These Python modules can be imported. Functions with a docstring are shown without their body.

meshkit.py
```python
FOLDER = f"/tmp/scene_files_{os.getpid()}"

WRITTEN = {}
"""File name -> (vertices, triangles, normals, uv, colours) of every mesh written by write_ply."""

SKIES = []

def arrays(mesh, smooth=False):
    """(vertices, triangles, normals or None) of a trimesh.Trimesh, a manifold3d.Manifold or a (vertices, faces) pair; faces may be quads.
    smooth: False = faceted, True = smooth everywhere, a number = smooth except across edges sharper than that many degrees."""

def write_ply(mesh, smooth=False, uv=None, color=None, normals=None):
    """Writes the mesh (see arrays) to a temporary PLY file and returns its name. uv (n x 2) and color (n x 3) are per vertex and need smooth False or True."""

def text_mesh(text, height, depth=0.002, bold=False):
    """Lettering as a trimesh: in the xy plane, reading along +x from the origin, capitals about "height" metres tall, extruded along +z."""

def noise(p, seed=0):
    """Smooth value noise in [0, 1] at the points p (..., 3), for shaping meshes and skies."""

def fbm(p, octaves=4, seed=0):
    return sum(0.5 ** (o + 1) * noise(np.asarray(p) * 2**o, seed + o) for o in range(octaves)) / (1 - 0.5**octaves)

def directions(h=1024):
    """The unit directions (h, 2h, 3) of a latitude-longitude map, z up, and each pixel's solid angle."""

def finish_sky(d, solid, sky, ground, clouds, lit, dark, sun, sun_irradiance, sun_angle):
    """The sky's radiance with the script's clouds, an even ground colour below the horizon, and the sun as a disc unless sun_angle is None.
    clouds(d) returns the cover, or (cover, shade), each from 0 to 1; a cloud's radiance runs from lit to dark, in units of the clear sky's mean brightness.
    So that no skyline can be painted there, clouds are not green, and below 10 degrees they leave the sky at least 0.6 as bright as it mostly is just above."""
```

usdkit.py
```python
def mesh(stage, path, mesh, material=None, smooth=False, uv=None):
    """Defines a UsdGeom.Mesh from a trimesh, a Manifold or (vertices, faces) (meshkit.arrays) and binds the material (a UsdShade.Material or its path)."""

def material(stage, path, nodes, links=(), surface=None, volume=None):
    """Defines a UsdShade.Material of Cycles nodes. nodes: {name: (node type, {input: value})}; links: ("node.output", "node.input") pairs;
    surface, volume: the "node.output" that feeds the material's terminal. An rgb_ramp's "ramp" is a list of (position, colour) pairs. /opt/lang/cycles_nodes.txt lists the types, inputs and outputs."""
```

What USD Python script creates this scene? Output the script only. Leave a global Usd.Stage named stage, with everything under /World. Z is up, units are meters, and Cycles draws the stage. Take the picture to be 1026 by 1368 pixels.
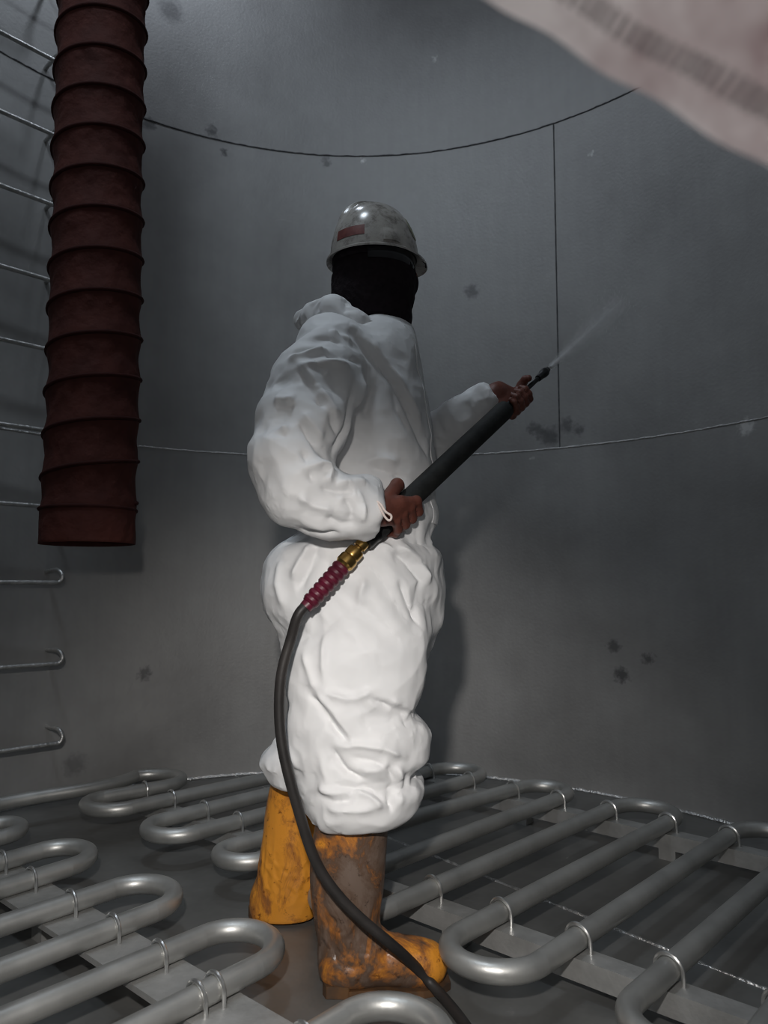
import math
import numpy as np
import trimesh
import manifold3d as m3
import usdkit
from meshkit import fbm, noise, text_mesh
from pxr import Usd, UsdGeom, UsdLux, UsdShade, Gf, Sdf

stage = Usd.Stage.CreateInMemory()
UsdGeom.SetStageUpAxis(stage, 'Z')
UsdGeom.SetStageMetersPerUnit(stage, 1.0)
UsdGeom.Xform.Define(stage, '/World')
UsdGeom.Scope.Define(stage, '/World/Looks')

# ------------------------------------------------------------------ camera
F, PITCH, ROLL, CZ = 964.76, .0931, .0033, .84
_fw = np.array([0, math.cos(PITCH), math.sin(PITCH)])
_u0 = np.array([0, -math.sin(PITCH), math.cos(PITCH)])
_r0 = np.array([1., 0, 0])
_rt = _r0 * math.cos(ROLL) + _u0 * math.sin(ROLL)
_up = -_r0 * math.sin(ROLL) + _u0 * math.cos(ROLL)
EYE = np.array([0, 0, CZ])
cam = UsdGeom.Camera.Define(stage, '/World/camera')
mx = Gf.Matrix4d(*_rt, 0, *_up, 0, *(-_fw), 0, *EYE, 1)
cam.AddTransformOp().Set(mx)
cam.CreateHorizontalApertureAttr(36.0)
cam.CreateVerticalApertureAttr(48.0)
cam.CreateFocalLengthAttr(36.0 * F / 1026)
cam.CreateFStopAttr(5.0)
cam.CreateFocusDistanceAttr(1.75)
cam.CreateClippingRangeAttr(Gf.Vec2f(.03, 100))
cam.CreateExposureAttr(0.0)


def ray(px, py):
    return _fw + _rt * (px - 513) / F - _up * (py - 684) / F


def at(px, py, y):
    d = ray(px, py)
    return EYE + d * (y / d[1])


def atz(px, py, z):
    d = ray(px, py)
    return EYE + d * ((z - CZ) / d[2])


# ------------------------------------------------------------------ lights
def aim(prim, pos, target):
    z = np.array(pos, float) - np.array(target, float)
    z /= np.linalg.norm(z)
    x = np.cross([0, 0, 1.], z)
    if np.linalg.norm(x) < 1e-4:
        x = np.array([1., 0, 0])
    x /= np.linalg.norm(x)
    y = np.cross(z, x)
    UsdGeom.Xformable(prim).AddTransformOp().Set(Gf.Matrix4d(*x, 0, *y, 0, *z, 0, *map(float, pos), 1))


def spot(name, pos, target, radius, power, col, cone, soft):
    l = UsdLux.SphereLight.Define(stage, '/World/' + name)
    l.CreateRadiusAttr(radius)
    l.CreateIntensityAttr(power)
    l.CreateNormalizeAttr(True)
    l.CreateColorAttr(Gf.Vec3f(*col))
    s = UsdLux.ShapingAPI.Apply(l.GetPrim())
    s.CreateShapingConeAngleAttr(cone)
    s.CreateShapingConeSoftnessAttr(soft)
    aim(l, pos, target)


def disk(name, pos, target, radius, power, col):
    l = UsdLux.DiskLight.Define(stage, '/World/' + name)
    l.CreateRadiusAttr(radius)
    l.CreateIntensityAttr(power)
    l.CreateNormalizeAttr(True)
    l.CreateColorAttr(Gf.Vec3f(*col))
    aim(l, pos, target)


# head lamp of whoever stands in the manway, its beam on the worker's boots
spot('head_lamp_light', (-.10, .03, 1.12), (-.17, 1.66, .13), .03, 27.5, (1, .955, .915), 37, 1.0)
MHX, MHY = -.72, .88
# daylight falling through the roof manhole, left of the middle
disk('roof_manhole_light', (MHX, MHY, 4.45), (MHX, MHY, 0), .26, 8.5, (.80, .90, 1.0))
# daylight round the opening where the duct comes through the roof
disk('duct_opening_light', (-.70, 2.50, 4.27), (-.72, 2.62, 0), .10, 1.7, (.80, .88, 1.0))
# torch of the phone that took the picture
l = UsdLux.SphereLight.Define(stage, '/World/phone_torch_light')
l.CreateRadiusAttr(.006); l.CreateNormalizeAttr(True); l.CreateIntensityAttr(.6); l.CreateColorAttr(Gf.Vec3f(1, .95, .93))
l.AddTranslateOp().Set(Gf.Vec3d(-.03, .015, .87))
dome = UsdLux.DomeLight.Define(stage, '/World/air_light')
dome.CreateIntensityAttr(.02)

# ------------------------------------------------------------------ helpers
used = {}


def numbered(parent, name):
    k = (parent, name)
    n = used.get(k, 0)
    used[k] = n + 1
    return name if n == 0 else f'{name}_{n:03d}'


def tag(p, label=None, cat=None, group=None, kind=None):
    for k, v in (('label', label), ('category', cat), ('group', group), ('kind', kind)):
        if v:
            p.SetCustomDataByKey(k, v)
    return p


def holder(name, label=None, cat=None, group=None, kind=None, parent='/World', loc=(0, 0, 0)):
    path = f'{parent}/{numbered(parent, name)}'
    x = UsdGeom.Xform.Define(stage, path)
    if any(loc):
        x.AddTranslateOp().Set(Gf.Vec3d(*map(float, loc)))
    tag(x.GetPrim(), label, cat, group, kind)
    return path


def obj(name, mesh, mat, parent='/World', smooth=35, label=None, cat=None, group=None, kind=None, base=None):
    path = f'{parent}/{numbered(parent, name)}'
    if base is not None:
        if hasattr(mesh, 'vertices'):
            mesh = mesh.copy(); mesh.apply_translation(-np.asarray(base, float))
        else:
            mesh = (np.asarray(mesh[0]) - np.asarray(base, float), mesh[1])
    m = usdkit.mesh(stage, path, mesh, mat, smooth=smooth)
    tag(m.GetPrim(), label, cat, group, kind)
    return path


def join(*ms):
    return trimesh.util.concatenate([m for m in ms])


def frame_of(d):
    d = d / np.linalg.norm(d)
    a = np.array([0, 0, 1.]) if abs(d[2]) < .9 else np.array([1., 0, 0])
    x = np.cross(a, d); x /= np.linalg.norm(x)
    return x, np.cross(d, x), d


def tube(pts, r, n=12, caps=True):
    """Swept tube through pts; r a number or one per point. Parallel-transported frames."""
    P = np.asarray(pts, float)
    k = len(P)
    R = np.broadcast_to(np.asarray(r, float), (k,))
    T = np.gradient(P, axis=0)
    T /= np.maximum(np.linalg.norm(T, axis=1, keepdims=True), 1e-12)
    x, y, _ = frame_of(T[0])
    a = np.linspace(0, 2 * np.pi, n, endpoint=False)
    rings = []
    for i in range(k):
        x = x - T[i] * (x @ T[i]); x /= np.linalg.norm(x)
        y = np.cross(T[i], x)
        rings.append(P[i] + R[i] * (np.cos(a)[:, None] * x + np.sin(a)[:, None] * y))
    V = np.vstack(rings)
    f = []
    for i in range(k - 1):
        for j in range(n):
            b, c = i * n + j, i * n + (j + 1) % n
            f += [[b, c, c + n], [b, c + n, b + n]]
    if caps:
        V = np.vstack([V, P[0], P[-1]])
        s, e = len(V) - 2, len(V) - 1
        for j in range(n):
            f += [[s, (j + 1) % n, j], [e, (k - 1) * n + j, (k - 1) * n + (j + 1) % n]]
    return trimesh.Trimesh(V, f, process=False)


def lathe(profile, a, b, n=20):
    """profile: (t along a->b in metres, radius)."""
    a, b = np.asarray(a, float), np.asarray(b, float)
    d = (b - a) / np.linalg.norm(b - a)
    x, y, _ = frame_of(d)
    t = np.linspace(0, 2 * np.pi, n, endpoint=False)
    V = []
    for s, r in profile:
        V.append(a + d * s + r * (np.cos(t)[:, None] * x + np.sin(t)[:, None] * y))
    V = np.vstack(V); k = len(profile); f = []
    for i in range(k - 1):
        for j in range(n):
            p, q = i * n + j, i * n + (j + 1) % n
            f += [[p, q, q + n], [p, q + n, p + n]]
    V = np.vstack([V, a + d * profile[0][0], a + d * profile[-1][0]])
    for j in range(n):
        f += [[len(V) - 2, (j + 1) % n, j], [len(V) - 1, (k - 1) * n + j, (k - 1) * n + (j + 1) % n]]
    return trimesh.Trimesh(V, f, process=False)


def box_at(c, size, ux, uy=None, uz=(0, 0, 1)):
    """Box centred at c with its x axis along ux."""
    ux = np.asarray(ux, float); ux /= np.linalg.norm(ux)
    uz = np.asarray(uz, float)
    uy = np.cross(uz, ux); uy /= np.linalg.norm(uy)
    uz = np.cross(ux, uy)
    m = np.eye(4); m[:3, 0], m[:3, 1], m[:3, 2], m[:3, 3] = ux, uy, uz, c
    return trimesh.creation.box(size, transform=m)


def spline(pts, n):
    """Catmull-Rom through pts, n samples."""
    P = np.asarray(pts, float)
    from scipy.interpolate import CubicSpline
    s = np.concatenate([[0], np.cumsum(np.linalg.norm(np.diff(P[:, :3], axis=0), axis=1))])
    return CubicSpline(s, P)(np.linspace(0, s[-1], n))


# signed-distance modelling ------------------------------------------------
def smin(a, b, k):
    h = np.clip(.5 + .5 * (b - a) / k, 0, 1)
    return b * (1 - h) + a * h - k * h * (1 - h)


def cone_sd(P, a, b, ra, rb):
    a, b = np.asarray(a, float), np.asarray(b, float)
    ab = b - a
    h = np.clip(((P - a) @ ab) / (ab @ ab), 0, 1)
    return np.linalg.norm(P - a - h[..., None] * ab, axis=-1) - (ra + (rb - ra) * h)


def chain_sd(P, pts, k=.01):
    """pts: [(xyz, r), ...]"""
    d = None
    for (a, ra), (b, rb) in zip(pts[:-1], pts[1:]):
        e = cone_sd(P, a, b, ra, rb)
        d = e if d is None else smin(d, e, k)
    return d


def ell_sd(P, c, r):
    q = (P - np.asarray(c)) / np.asarray(r)
    return (np.linalg.norm(q, axis=-1) - 1) * min(r)


def loft_sd(P, rows, e=2.2):
    """rows: (z, cx, cy, a, b) from top to bottom: stacked superellipses."""
    R = np.array(sorted(rows)); z = P[..., 2]
    from scipy.interpolate import PchipInterpolator
    g = PchipInterpolator(R[:, 0], R[:, 1:])(np.clip(z, R[0, 0], R[-1, 0]))
    q = (np.abs((P[..., 0] - g[..., 0]) / g[..., 2]) ** e + np.abs((P[..., 1] - g[..., 1]) / g[..., 3]) ** e) ** (1 / e)
    d = (q - 1) * np.minimum(g[..., 2], g[..., 3])
    return np.maximum(d, np.maximum(R[0, 0] - z, z - R[-1, 0]))


def rows_px(rows, yc):
    """traced outline rows (py, xl, xr, half depth[, y]) -> loft rows in metres at depth yc."""
    out = []
    for r in rows:
        y = r[4] if len(r) > 4 else yc
        l, q = at(r[1], r[0], y), at(r[2], r[0], y)
        out.append((l[2], (l[0] + q[0]) / 2, y, (q[0] - l[0]) / 2, r[3]))
    return out


def nets(sd, lo, hi, h):
    """Naive surface nets of sd(P) on a grid; returns (verts, tris)."""
    lo = np.asarray(lo, float); n = np.ceil((np.asarray(hi) - lo) / h).astype(int) + 1
    ax = [lo[i] + h * np.arange(n[i]) for i in range(3)]
    P = np.stack(np.meshgrid(*ax, indexing='ij'), -1)
    D = sd(P)
    D = np.where(D == 0, 1e-9, D)
    s = D < 0
    cnt = np.zeros(np.array(D.shape) - 1); acc = np.zeros(cnt.shape + (3,))
    I = np.stack(np.meshgrid(*[np.arange(k - 1) for k in n], indexing='ij'), -1).astype(float)
    c = {}
    for o in np.ndindex(2, 2, 2):
        c[o] = D[o[0]:n[0] - 1 + o[0], o[1]:n[1] - 1 + o[1], o[2]:n[2] - 1 + o[2]]
    for o in np.ndindex(2, 2, 2):
        for k in range(3):
            if o[k] == 0:
                p = list(o); p[k] = 1; p = tuple(p)
                da, db = c[o], c[p]
                x = (da < 0) != (db < 0)
                t = np.where(x, da / np.where(x, da - db, 1), 0)
                off = np.zeros(cnt.shape + (3,)); off[:] = o; off[..., k] += t
                acc += off * x[..., None]; cnt += x
    on = cnt > 0
    idx = -np.ones(cnt.shape, int); idx[on] = np.arange(on.sum())
    V = lo + h * (I[on] + acc[on] / cnt[on][:, None])
    Fq = []
    for k in range(3):
        u, v = (k + 1) % 3, (k + 2) % 3
        sl0 = [slice(1, n[i] - 1) for i in range(3)]; sl1 = list(sl0)
        sl0[k] = slice(0, n[k] - 1); sl1[k] = slice(1, n[k])
        a, b = s[tuple(sl0)], s[tuple(sl1)]
        W = np.argwhere(a != b)
        st = a[tuple(W.T)]
        W = W + [1 if i != k else 0 for i in range(3)]
        eu, ev = np.eye(3, dtype=int)[u], np.eye(3, dtype=int)[v]
        q = np.stack([idx[tuple((W - eu - ev).T)], idx[tuple((W - ev).T)], idx[tuple(W.T)], idx[tuple((W - eu).T)]], 1)
        q[~st] = q[~st][:, ::-1]
        Fq.append(q)
    Q = np.vstack(Fq)
    return V, np.vstack([Q[:, [0, 1, 2]], Q[:, [0, 2, 3]]])


def vnormals(V, Fc):
    N = np.zeros_like(V); fn = np.cross(V[Fc[:, 1]] - V[Fc[:, 0]], V[Fc[:, 2]] - V[Fc[:, 0]])
    for k in range(3):
        N += np.stack([np.bincount(Fc[:, k], fn[:, j], len(V)) for j in range(3)], 1)
    return N / np.maximum(np.linalg.norm(N, axis=1, keepdims=True), 1e-12)


def edges_of(Fc):
    e = np.sort(np.vstack([Fc[:, [0, 1]], Fc[:, [1, 2]], Fc[:, [2, 0]]]), 1)
    return np.unique(e, axis=0)


def taubin(V, Fc, it=8, lam=.5, mu=-.53, keep=None):
    E = edges_of(Fc); n = len(V)
    deg = np.maximum(np.bincount(E.ravel(), minlength=n), 1)[:, None]
    for i in range(2 * it):
        S = np.stack([np.bincount(E[:, 0], V[E[:, 1], j], n) + np.bincount(E[:, 1], V[E[:, 0], j], n) for j in range(3)], 1)
        V = V + (lam if i % 2 == 0 else mu) * (S / deg - V)
    return V


def crumple(V, Fc, excess, iters=220, seed=1, tether=.02, bend=.25, amp=.002, limit=.03, grav=0., calm=0):
    """Cloth with more length than its form: rest lengths grown by excess (per vertex), it buckles into folds."""
    E = edges_of(Fc); n = len(V)
    # opposite corners of neighbouring triangles (bending)
    he = np.vstack([np.c_[Fc[:, [0, 1]], Fc[:, 2]], np.c_[Fc[:, [1, 2]], Fc[:, 0]], np.c_[Fc[:, [2, 0]], Fc[:, 1]]])
    key = np.sort(he[:, :2], 1); o = np.lexsort((key[:, 1], key[:, 0])); key, opp = key[o], he[o, 2]
    same = (key[:-1] == key[1:]).all(1); Bn = np.c_[opp[:-1][same], opp[1:][same]]
    X0 = V.copy(); N0 = vnormals(V, Fc)
    X = V + N0 * ((fbm(V * 26, 3, seed) - .5) * 2 * amp)[:, None]
    sets = []
    for A, w in ((E, 1.), (Bn, bend)):
        g = 1 + .5 * (excess[A[:, 0]] + excess[A[:, 1]])
        L = np.linalg.norm(X0[A[:, 1]] - X0[A[:, 0]], axis=1) * g
        sets.append((A, L, w))
    deg = np.bincount(E.ravel(), minlength=n)[:, None] * .5 + bend * np.bincount(Bn.ravel(), minlength=n)[:, None] * .5
    vel = np.zeros_like(X); dv = np.maximum(np.bincount(E.ravel(), minlength=n), 1)[:, None]
    for it in range(iters):
        D = np.zeros_like(X)
        for A, L, w in sets:
            d = X[A[:, 1]] - X[A[:, 0]]
            l = np.linalg.norm(d, axis=1)
            c = d * (w * .5 * (l - L) / np.maximum(l, 1e-9))[:, None]
            for j in range(3):
                D[:, j] += np.bincount(A[:, 0], c[:, j], n) - np.bincount(A[:, 1], c[:, j], n)
        step = D / deg
        vel = .80 * vel + step
        X = X + vel
        if calm and it % 6 == 5:
            Dp = X - X0
            for _ in range(calm):
                S = np.stack([np.bincount(E[:, 0], Dp[E[:, 1], j], n) + np.bincount(E[:, 1], Dp[E[:, 0], j], n) for j in range(3)], 1)
                Dp = .5 * Dp + .5 * S / dv
            X = X0 + Dp
        off = X - X0
        X = X - tether * off
        q = np.linalg.norm(off, axis=1, keepdims=True)
        X = np.where(q > limit, X0 + off * (limit / np.maximum(q, 1e-9)), X)
    return X


def subdivide(V, Fc):
    """midpoint split, then the old corners eased towards their ring"""
    e = np.sort(np.vstack([Fc[:, [0, 1]], Fc[:, [1, 2]], Fc[:, [2, 0]]]), 1)
    u, inv = np.unique(e, axis=0, return_inverse=True); inv = inv.ravel()
    n, k = len(V), len(Fc)
    a, b, c = n + inv[:k], n + inv[k:2 * k], n + inv[2 * k:]
    f = np.vstack([np.c_[Fc[:, 0], a, c], np.c_[Fc[:, 1], b, a], np.c_[Fc[:, 2], c, b], np.c_[a, b, c]])
    X = np.vstack([V, (V[u[:, 0]] + V[u[:, 1]]) / 2])
    return taubin(X, f, 2), f


def tets(sd, lo, hi, h):
    """marching tetrahedra: as nets(), but always a closed manifold"""
    lo = np.asarray(lo, float); n = np.ceil((np.asarray(hi) - lo) / h).astype(int) + 1
    ax = [lo[i] + h * np.arange(n[i]) for i in range(3)]
    D = sd(np.stack(np.meshgrid(*ax, indexing='ij'), -1)).ravel()
    D = np.where(np.abs(D) < h * .02, np.where(D < 0, -h * .02, h * .02), D)
    st = np.array([n[1] * n[2], n[2], 1])
    I = (np.arange(n[0] - 1)[:, None, None] * st[0] + np.arange(n[1] - 1)[None, :, None] * st[1] + np.arange(n[2] - 1)[None, None, :]).ravel()
    cs = np.stack([D[I + st @ np.array(o)] < 0 for o in np.ndindex(2, 2, 2)], 1)
    I = I[cs.any(1) & ~cs.all(1)]
    tris = []
    import itertools
    for pm in itertools.permutations(range(3)):
        o1 = st[pm[0]]; o2 = o1 + st[pm[1]]; o3 = o2 + st[pm[2]]
        par = 1 if pm in ((0, 1, 2), (1, 2, 0), (2, 0, 1)) else -1
        T = np.stack([I, I + o1, I + o2, I + o3], 1)
        S = D[T] < 0
        code = S @ np.array([1, 2, 4, 8])
        def emit(mask_code, edges, flip):
            k = code == mask_code
            if not k.any():
                return
            t = T[k]
            e = np.stack([np.sort(t[:, list(x)], 1) for x in edges], 1)
            if flip:
                e = e[:, ::-1]
            tris.append(e)
        for i in range(4):
            r = [x for x in range(4) if x != i]
            sg_ = par * (1 if i % 2 == 0 else -1)
            emit(1 << i, [(i, r[0]), (i, r[1]), (i, r[2])], sg_ < 0)
            emit(15 - (1 << i), [(i, r[0]), (i, r[1]), (i, r[2])], sg_ > 0)
        for i, j in ((0, 1), (0, 2), (0, 3), (1, 2), (1, 3), (2, 3)):
            p, q = [x for x in range(4) if x not in (i, j)]
            sgn = par * (1 if (i, j) in ((0, 1), (0, 3), (1, 2), (2, 3)) else -1)
            quad = [(i, p), (i, q), (j, q), (j, p)]
            for tri in ((0, 1, 2), (0, 2, 3)):
                emit((1 << i) | (1 << j), [quad[x] for x in tri], sgn < 0)
    E = np.vstack(tris).reshape(-1, 2)
    u, inv = np.unique(E, axis=0, return_inverse=True)
    def pos(k):
        return lo + h * np.stack([k // st[0], (k // st[1]) % n[1], k % n[2]], 1)
    da, db = D[u[:, 0]], D[u[:, 1]]
    t = (da / (da - db))[:, None]
    V = pos(u[:, 0]) * (1 - t) + pos(u[:, 1]) * t
    Fc = inv.reshape(-1, 3)
    if trimesh.Trimesh(V, Fc, process=False).volume < 0:
        Fc = Fc[:, ::-1]
    return V, Fc


def folds(V, Fc, lines):
    """Creases: lines of (points, width, depth); depth > 0 raises a ridge, < 0 sinks a groove."""
    N = vnormals(V, Fc)
    X = V.copy()
    for pts, w, dep in lines:
        P = np.asarray(pts, float)
        best = np.full(len(V), 1e9); tt = np.zeros(len(V)); tot = len(P) - 1
        for i in range(tot):
            ab = P[i + 1] - P[i]
            h = np.clip(((V - P[i]) @ ab) / (ab @ ab), 0, 1)
            d = np.linalg.norm(V - P[i] - h[:, None] * ab, axis=1)
            b = d < best
            best[b] = d[b]; tt[b] = (i + h[b]) / tot
        prof = np.exp(-np.abs(best / w) ** 1.3) * np.clip(np.minimum(tt, 1 - tt) * 5 + .15, 0, 1)
        X += N * (dep * prof)[:, None]
    return X


# ------------------------------------------------------------------ materials
def mat(name, nodes, links=(), surface='p.BSDF', volume=None):
    return usdkit.material(stage, f'/World/Looks/{name}', nodes, links, surface=surface, volume=volume)


def noisy(name, c1, c2, scale=8, rough=.5, metallic=0., bump=.0, bscale=60, detail=5, lo=.35, hi=.65, spec=.5, dist=.02, rough2=None, extra=None):
    nodes = {'g': ('geometry', {}),
             'n': ('noise_texture', {'scale': scale, 'detail': detail, 'roughness': .6}),
             'r': ('rgb_ramp', {'ramp': [(lo, c1), (hi, c2)]}),
             'p': ('principled_bsdf', {'roughness': rough, 'metallic': metallic, 'specular_ior_level': spec, **(extra or {})})}
    links = [('g.position', 'n.vector'), ('n.fac', 'r.fac'), ('r.color', 'p.base_color')]
    if rough2 is not None:
        nodes['mr'] = ('map_range', {'from_min': lo, 'from_max': hi, 'to_min': rough, 'to_max': rough2, 'clamp': True})
        links += [('n.fac', 'mr.value'), ('mr.result', 'p.roughness')]
    if bump:
        nodes['n2'] = ('noise_texture', {'scale': bscale, 'detail': 4})
        nodes['b'] = ('bump', {'strength': bump, 'distance': dist})
        links += [('g.position', 'n2.vector'), ('n2.fac', 'b.height'), ('b.normal', 'p.normal')]
    return mat(name, nodes, links)


def wall_material():
    """Dull mill-finish steel with soiled patches; small dark scuffs and pale flecks sit at their places."""
    nodes = {'g': ('geometry', {}),
             'n': ('noise_texture', {'scale': 1.6, 'detail': 6, 'roughness': .62}),
             'r': ('rgb_ramp', {'ramp': [(.30, (.29, .287, .282)), (.52, (.365, .363, .358)), (.72, (.44, .437, .432))]}),
             'mp': ('mapping', {'scale': (18, 18, 1.3)}),
             'n3': ('noise_texture', {'scale': 2.0, 'detail': 3}),
             'st': ('mix_color', {'blend_type': 'multiply', 'fac': .10}),
             'rs': ('rgb_ramp', {'ramp': [(.30, (.72, .72, .74)), (.65, (1.1, 1.1, 1.1))]}),
             'rr': ('map_range', {'from_min': .3, 'from_max': .7, 'to_min': .46, 'to_max': .60}),
             'n4': ('noise_texture', {'scale': 90, 'detail': 2}),
             'b': ('bump', {'strength': .06, 'distance': .01}),
             'wob': ('noise_texture', {'scale': 55, 'detail': 3}),
             'ws': ('vector_math', {'math_type': 'scale', 'scale': .055}),
             'wa': ('vector_math', {'math_type': 'add'}),
             'p': ('principled_bsdf', {'metallic': .5, 'specular_ior_level': .4})}
    links = [('g.position', 'n.vector'), ('n.fac', 'r.fac'), ('g.position', 'mp.vector'), ('mp.vector', 'n3.vector'), ('n3.fac', 'rs.fac'),
             ('r.color', 'st.a'), ('rs.color', 'st.b'), ('n.fac', 'rr.value'), ('rr.result', 'p.roughness'),
             ('g.position', 'n4.vector'), ('n4.fac', 'b.height'), ('b.normal', 'p.normal'),
             ('g.position', 'wob.vector'), ('wob.color', 'ws.vector1'), ('g.position', 'wa.vector1'), ('ws.vector', 'wa.vector2')]
    last = 'st.result'
    k = 0
    for px, py, rad, col, amt in SPOTS:
        c = wall_at(px, py) + .0275
        nodes[f'd{k}'] = ('vector_math', {'math_type': 'distance', 'vector2': tuple(c)})
        nodes[f'm{k}'] = ('map_range', {'from_min': rad * 1.15, 'from_max': rad * .45, 'to_min': 0, 'to_max': amt, 'clamp': True})
        nodes[f'x{k}'] = ('mix_color', {'b': col})
        links += [('wa.vector', f'd{k}.vector1'), (f'd{k}.value', f'm{k}.value'), (f'm{k}.result', f'x{k}.fac'), (last, f'x{k}.a')]
        last = f'x{k}.result'; k += 1
    links.append((last, 'p.base_color'))
    return mat('tank_steel', nodes, links)


# the tank: a standing cylinder, the camera just inside its manway
TC, TR = np.array([-.137, 1.6117]), 1.6542


def wall_at(px, py, r=TR):
    d = ray(px, py); o = EYE[:2] - TC
    a, b, c = d[:2] @ d[:2], 2 * o @ d[:2], o @ o - r * r
    return EYE + d * ((-b + math.sqrt(b * b - 4 * a * c)) / (2 * a))


DK, LT = (.045, .045, .05), (.75, .75, .74)
SPOTS = [(820, 863, .030, DK, .6), (830, 902, .032, DK, .7), (866, 880, .026, DK, .6), (630, 389, .036, DK, .5), (193, 900, .030, DK, .55), (712, 572, .03, DK, .5),
         (735, 583, .045, DK, .6), (722, 577, .03, DK, .5), (757, 568, .035, DK, .5), (773, 575, .025, DK, .5), (228, 14, .06, DK, .5), (283, 175, .030, DK, .6), (198, 165, .035, DK, .6), (300, 204, .02, DK, .7), (436, 216, .026, DK, .5),
         (485, 215, .016, LT, .8), (580, 78, .016, LT, .6), (997, 571, .030, LT, .85), (100, 1022, .045, DK, .35), (712, 612, .012, LT, .4), (790, 205, .014, LT, .4)]
M = {}
M['wall'] = wall_material()
M['weld'] = noisy('weld_bead', (.42, .42, .42), (.62, .62, .61), 60, .32, .85, .35, 140)
M['weld_dull'] = noisy('weld_dull', (.06, .06, .065), (.12, .12, .125), 60, .6, .2, .3, 140)
M['floor'] = noisy('floor_steel', (.15, .15, .145), (.25, .25, .24), 3.2, .38, .55, .12, 40, 6, .32, .68, .4, .01, .52)
M['ceiling'] = noisy('roof_steel', (.18, .18, .19), (.26, .26, .27), 2, .5, .5)
M['pipe'] = noisy('coil_pipe_steel', (.40, .40, .385), (.52, .52, .50), 9, .36, .72, .06, 90, 4, .3, .7, .5, .004, .46)
M['bolt'] = noisy('bright_bolt_steel', (.62, .62, .61), (.74, .74, .72), 40, .28, .9)
M['bar'] = noisy('support_steel', (.33, .33, .32), (.43, .43, .42), 14, .45, .5, .08, 70)
M['rung'] = noisy('rung_steel', (.40, .40, .39), (.58, .58, .57), 30, .35, .8, .2, 90)
M['duct'] = noisy('duct_fabric', (.054, .016, .013), (.090, .027, .021), 11, .8, 0, .25, 35, 5, .3, .7, .2, .02)
M['duct_wire'] = noisy('duct_rib', (.030, .007, .006), (.045, .011, .009), 20, .85, spec=.2)
M['tyvek'] = noisy('white_coverall', (.74, .745, .75), (.82, .82, .82), 5, .62, 0, .05, 120, 4, .3, .7, .35, .004)
M['skin'] = noisy('brown_skin', (.105, .034, .023), (.16, .052, .035), 30, .5, 0, .15, 160, 4, .3, .7, .4, .004)
M['knit'] = noisy('black_knit', (.010, .007, .009), (.020, .013, .016), 60, .85, 0, .4, 260, 3, .3, .7, .2, .004)
M['lens'] = mat('goggle_lens', {'p': ('principled_bsdf', {'base_color': (.012, .012, .014), 'roughness': .08, 'specular_ior_level': .6, 'coat_weight': .3})})
M['foam'] = noisy('black_foam_grip', (.010, .011, .011), (.022, .023, .022), 40, .7, 0, .2, 200, 3, .3, .7, .3, .003)
M['black_metal'] = noisy('black_metal', (.02, .02, .02), (.04, .04, .042), 30, .35, .6)
M['hose'] = noisy('black_rubber', (.014, .013, .013), (.035, .031, .029), 12, .5, 0, .1, 120, 4, .3, .7, .4, .003)
M['brass'] = noisy('brass', (.42, .25, .07), (.60, .40, .14), 50, .26, 1.0)
M['drops'] = mat('water_drops', {'d': ('diffuse_bsdf', {'color': (.97, .975, .98)}), 't': ('translucent_bsdf', {'color': (.97, .975, .98)}), 'm': ('mix_closure', {'fac': .45})}, [('d.BSDF', 'm.closure1'), ('t.BSDF', 'm.closure2')], surface='m.closure')
M['red'] = noisy('red_sleeve', (.060, .006, .016), (.12, .008, .027), 30, .42)
M['loop'] = noisy('cream_elastic', (.72, .60, .55), (.80, .70, .64), 60, .7)
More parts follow.
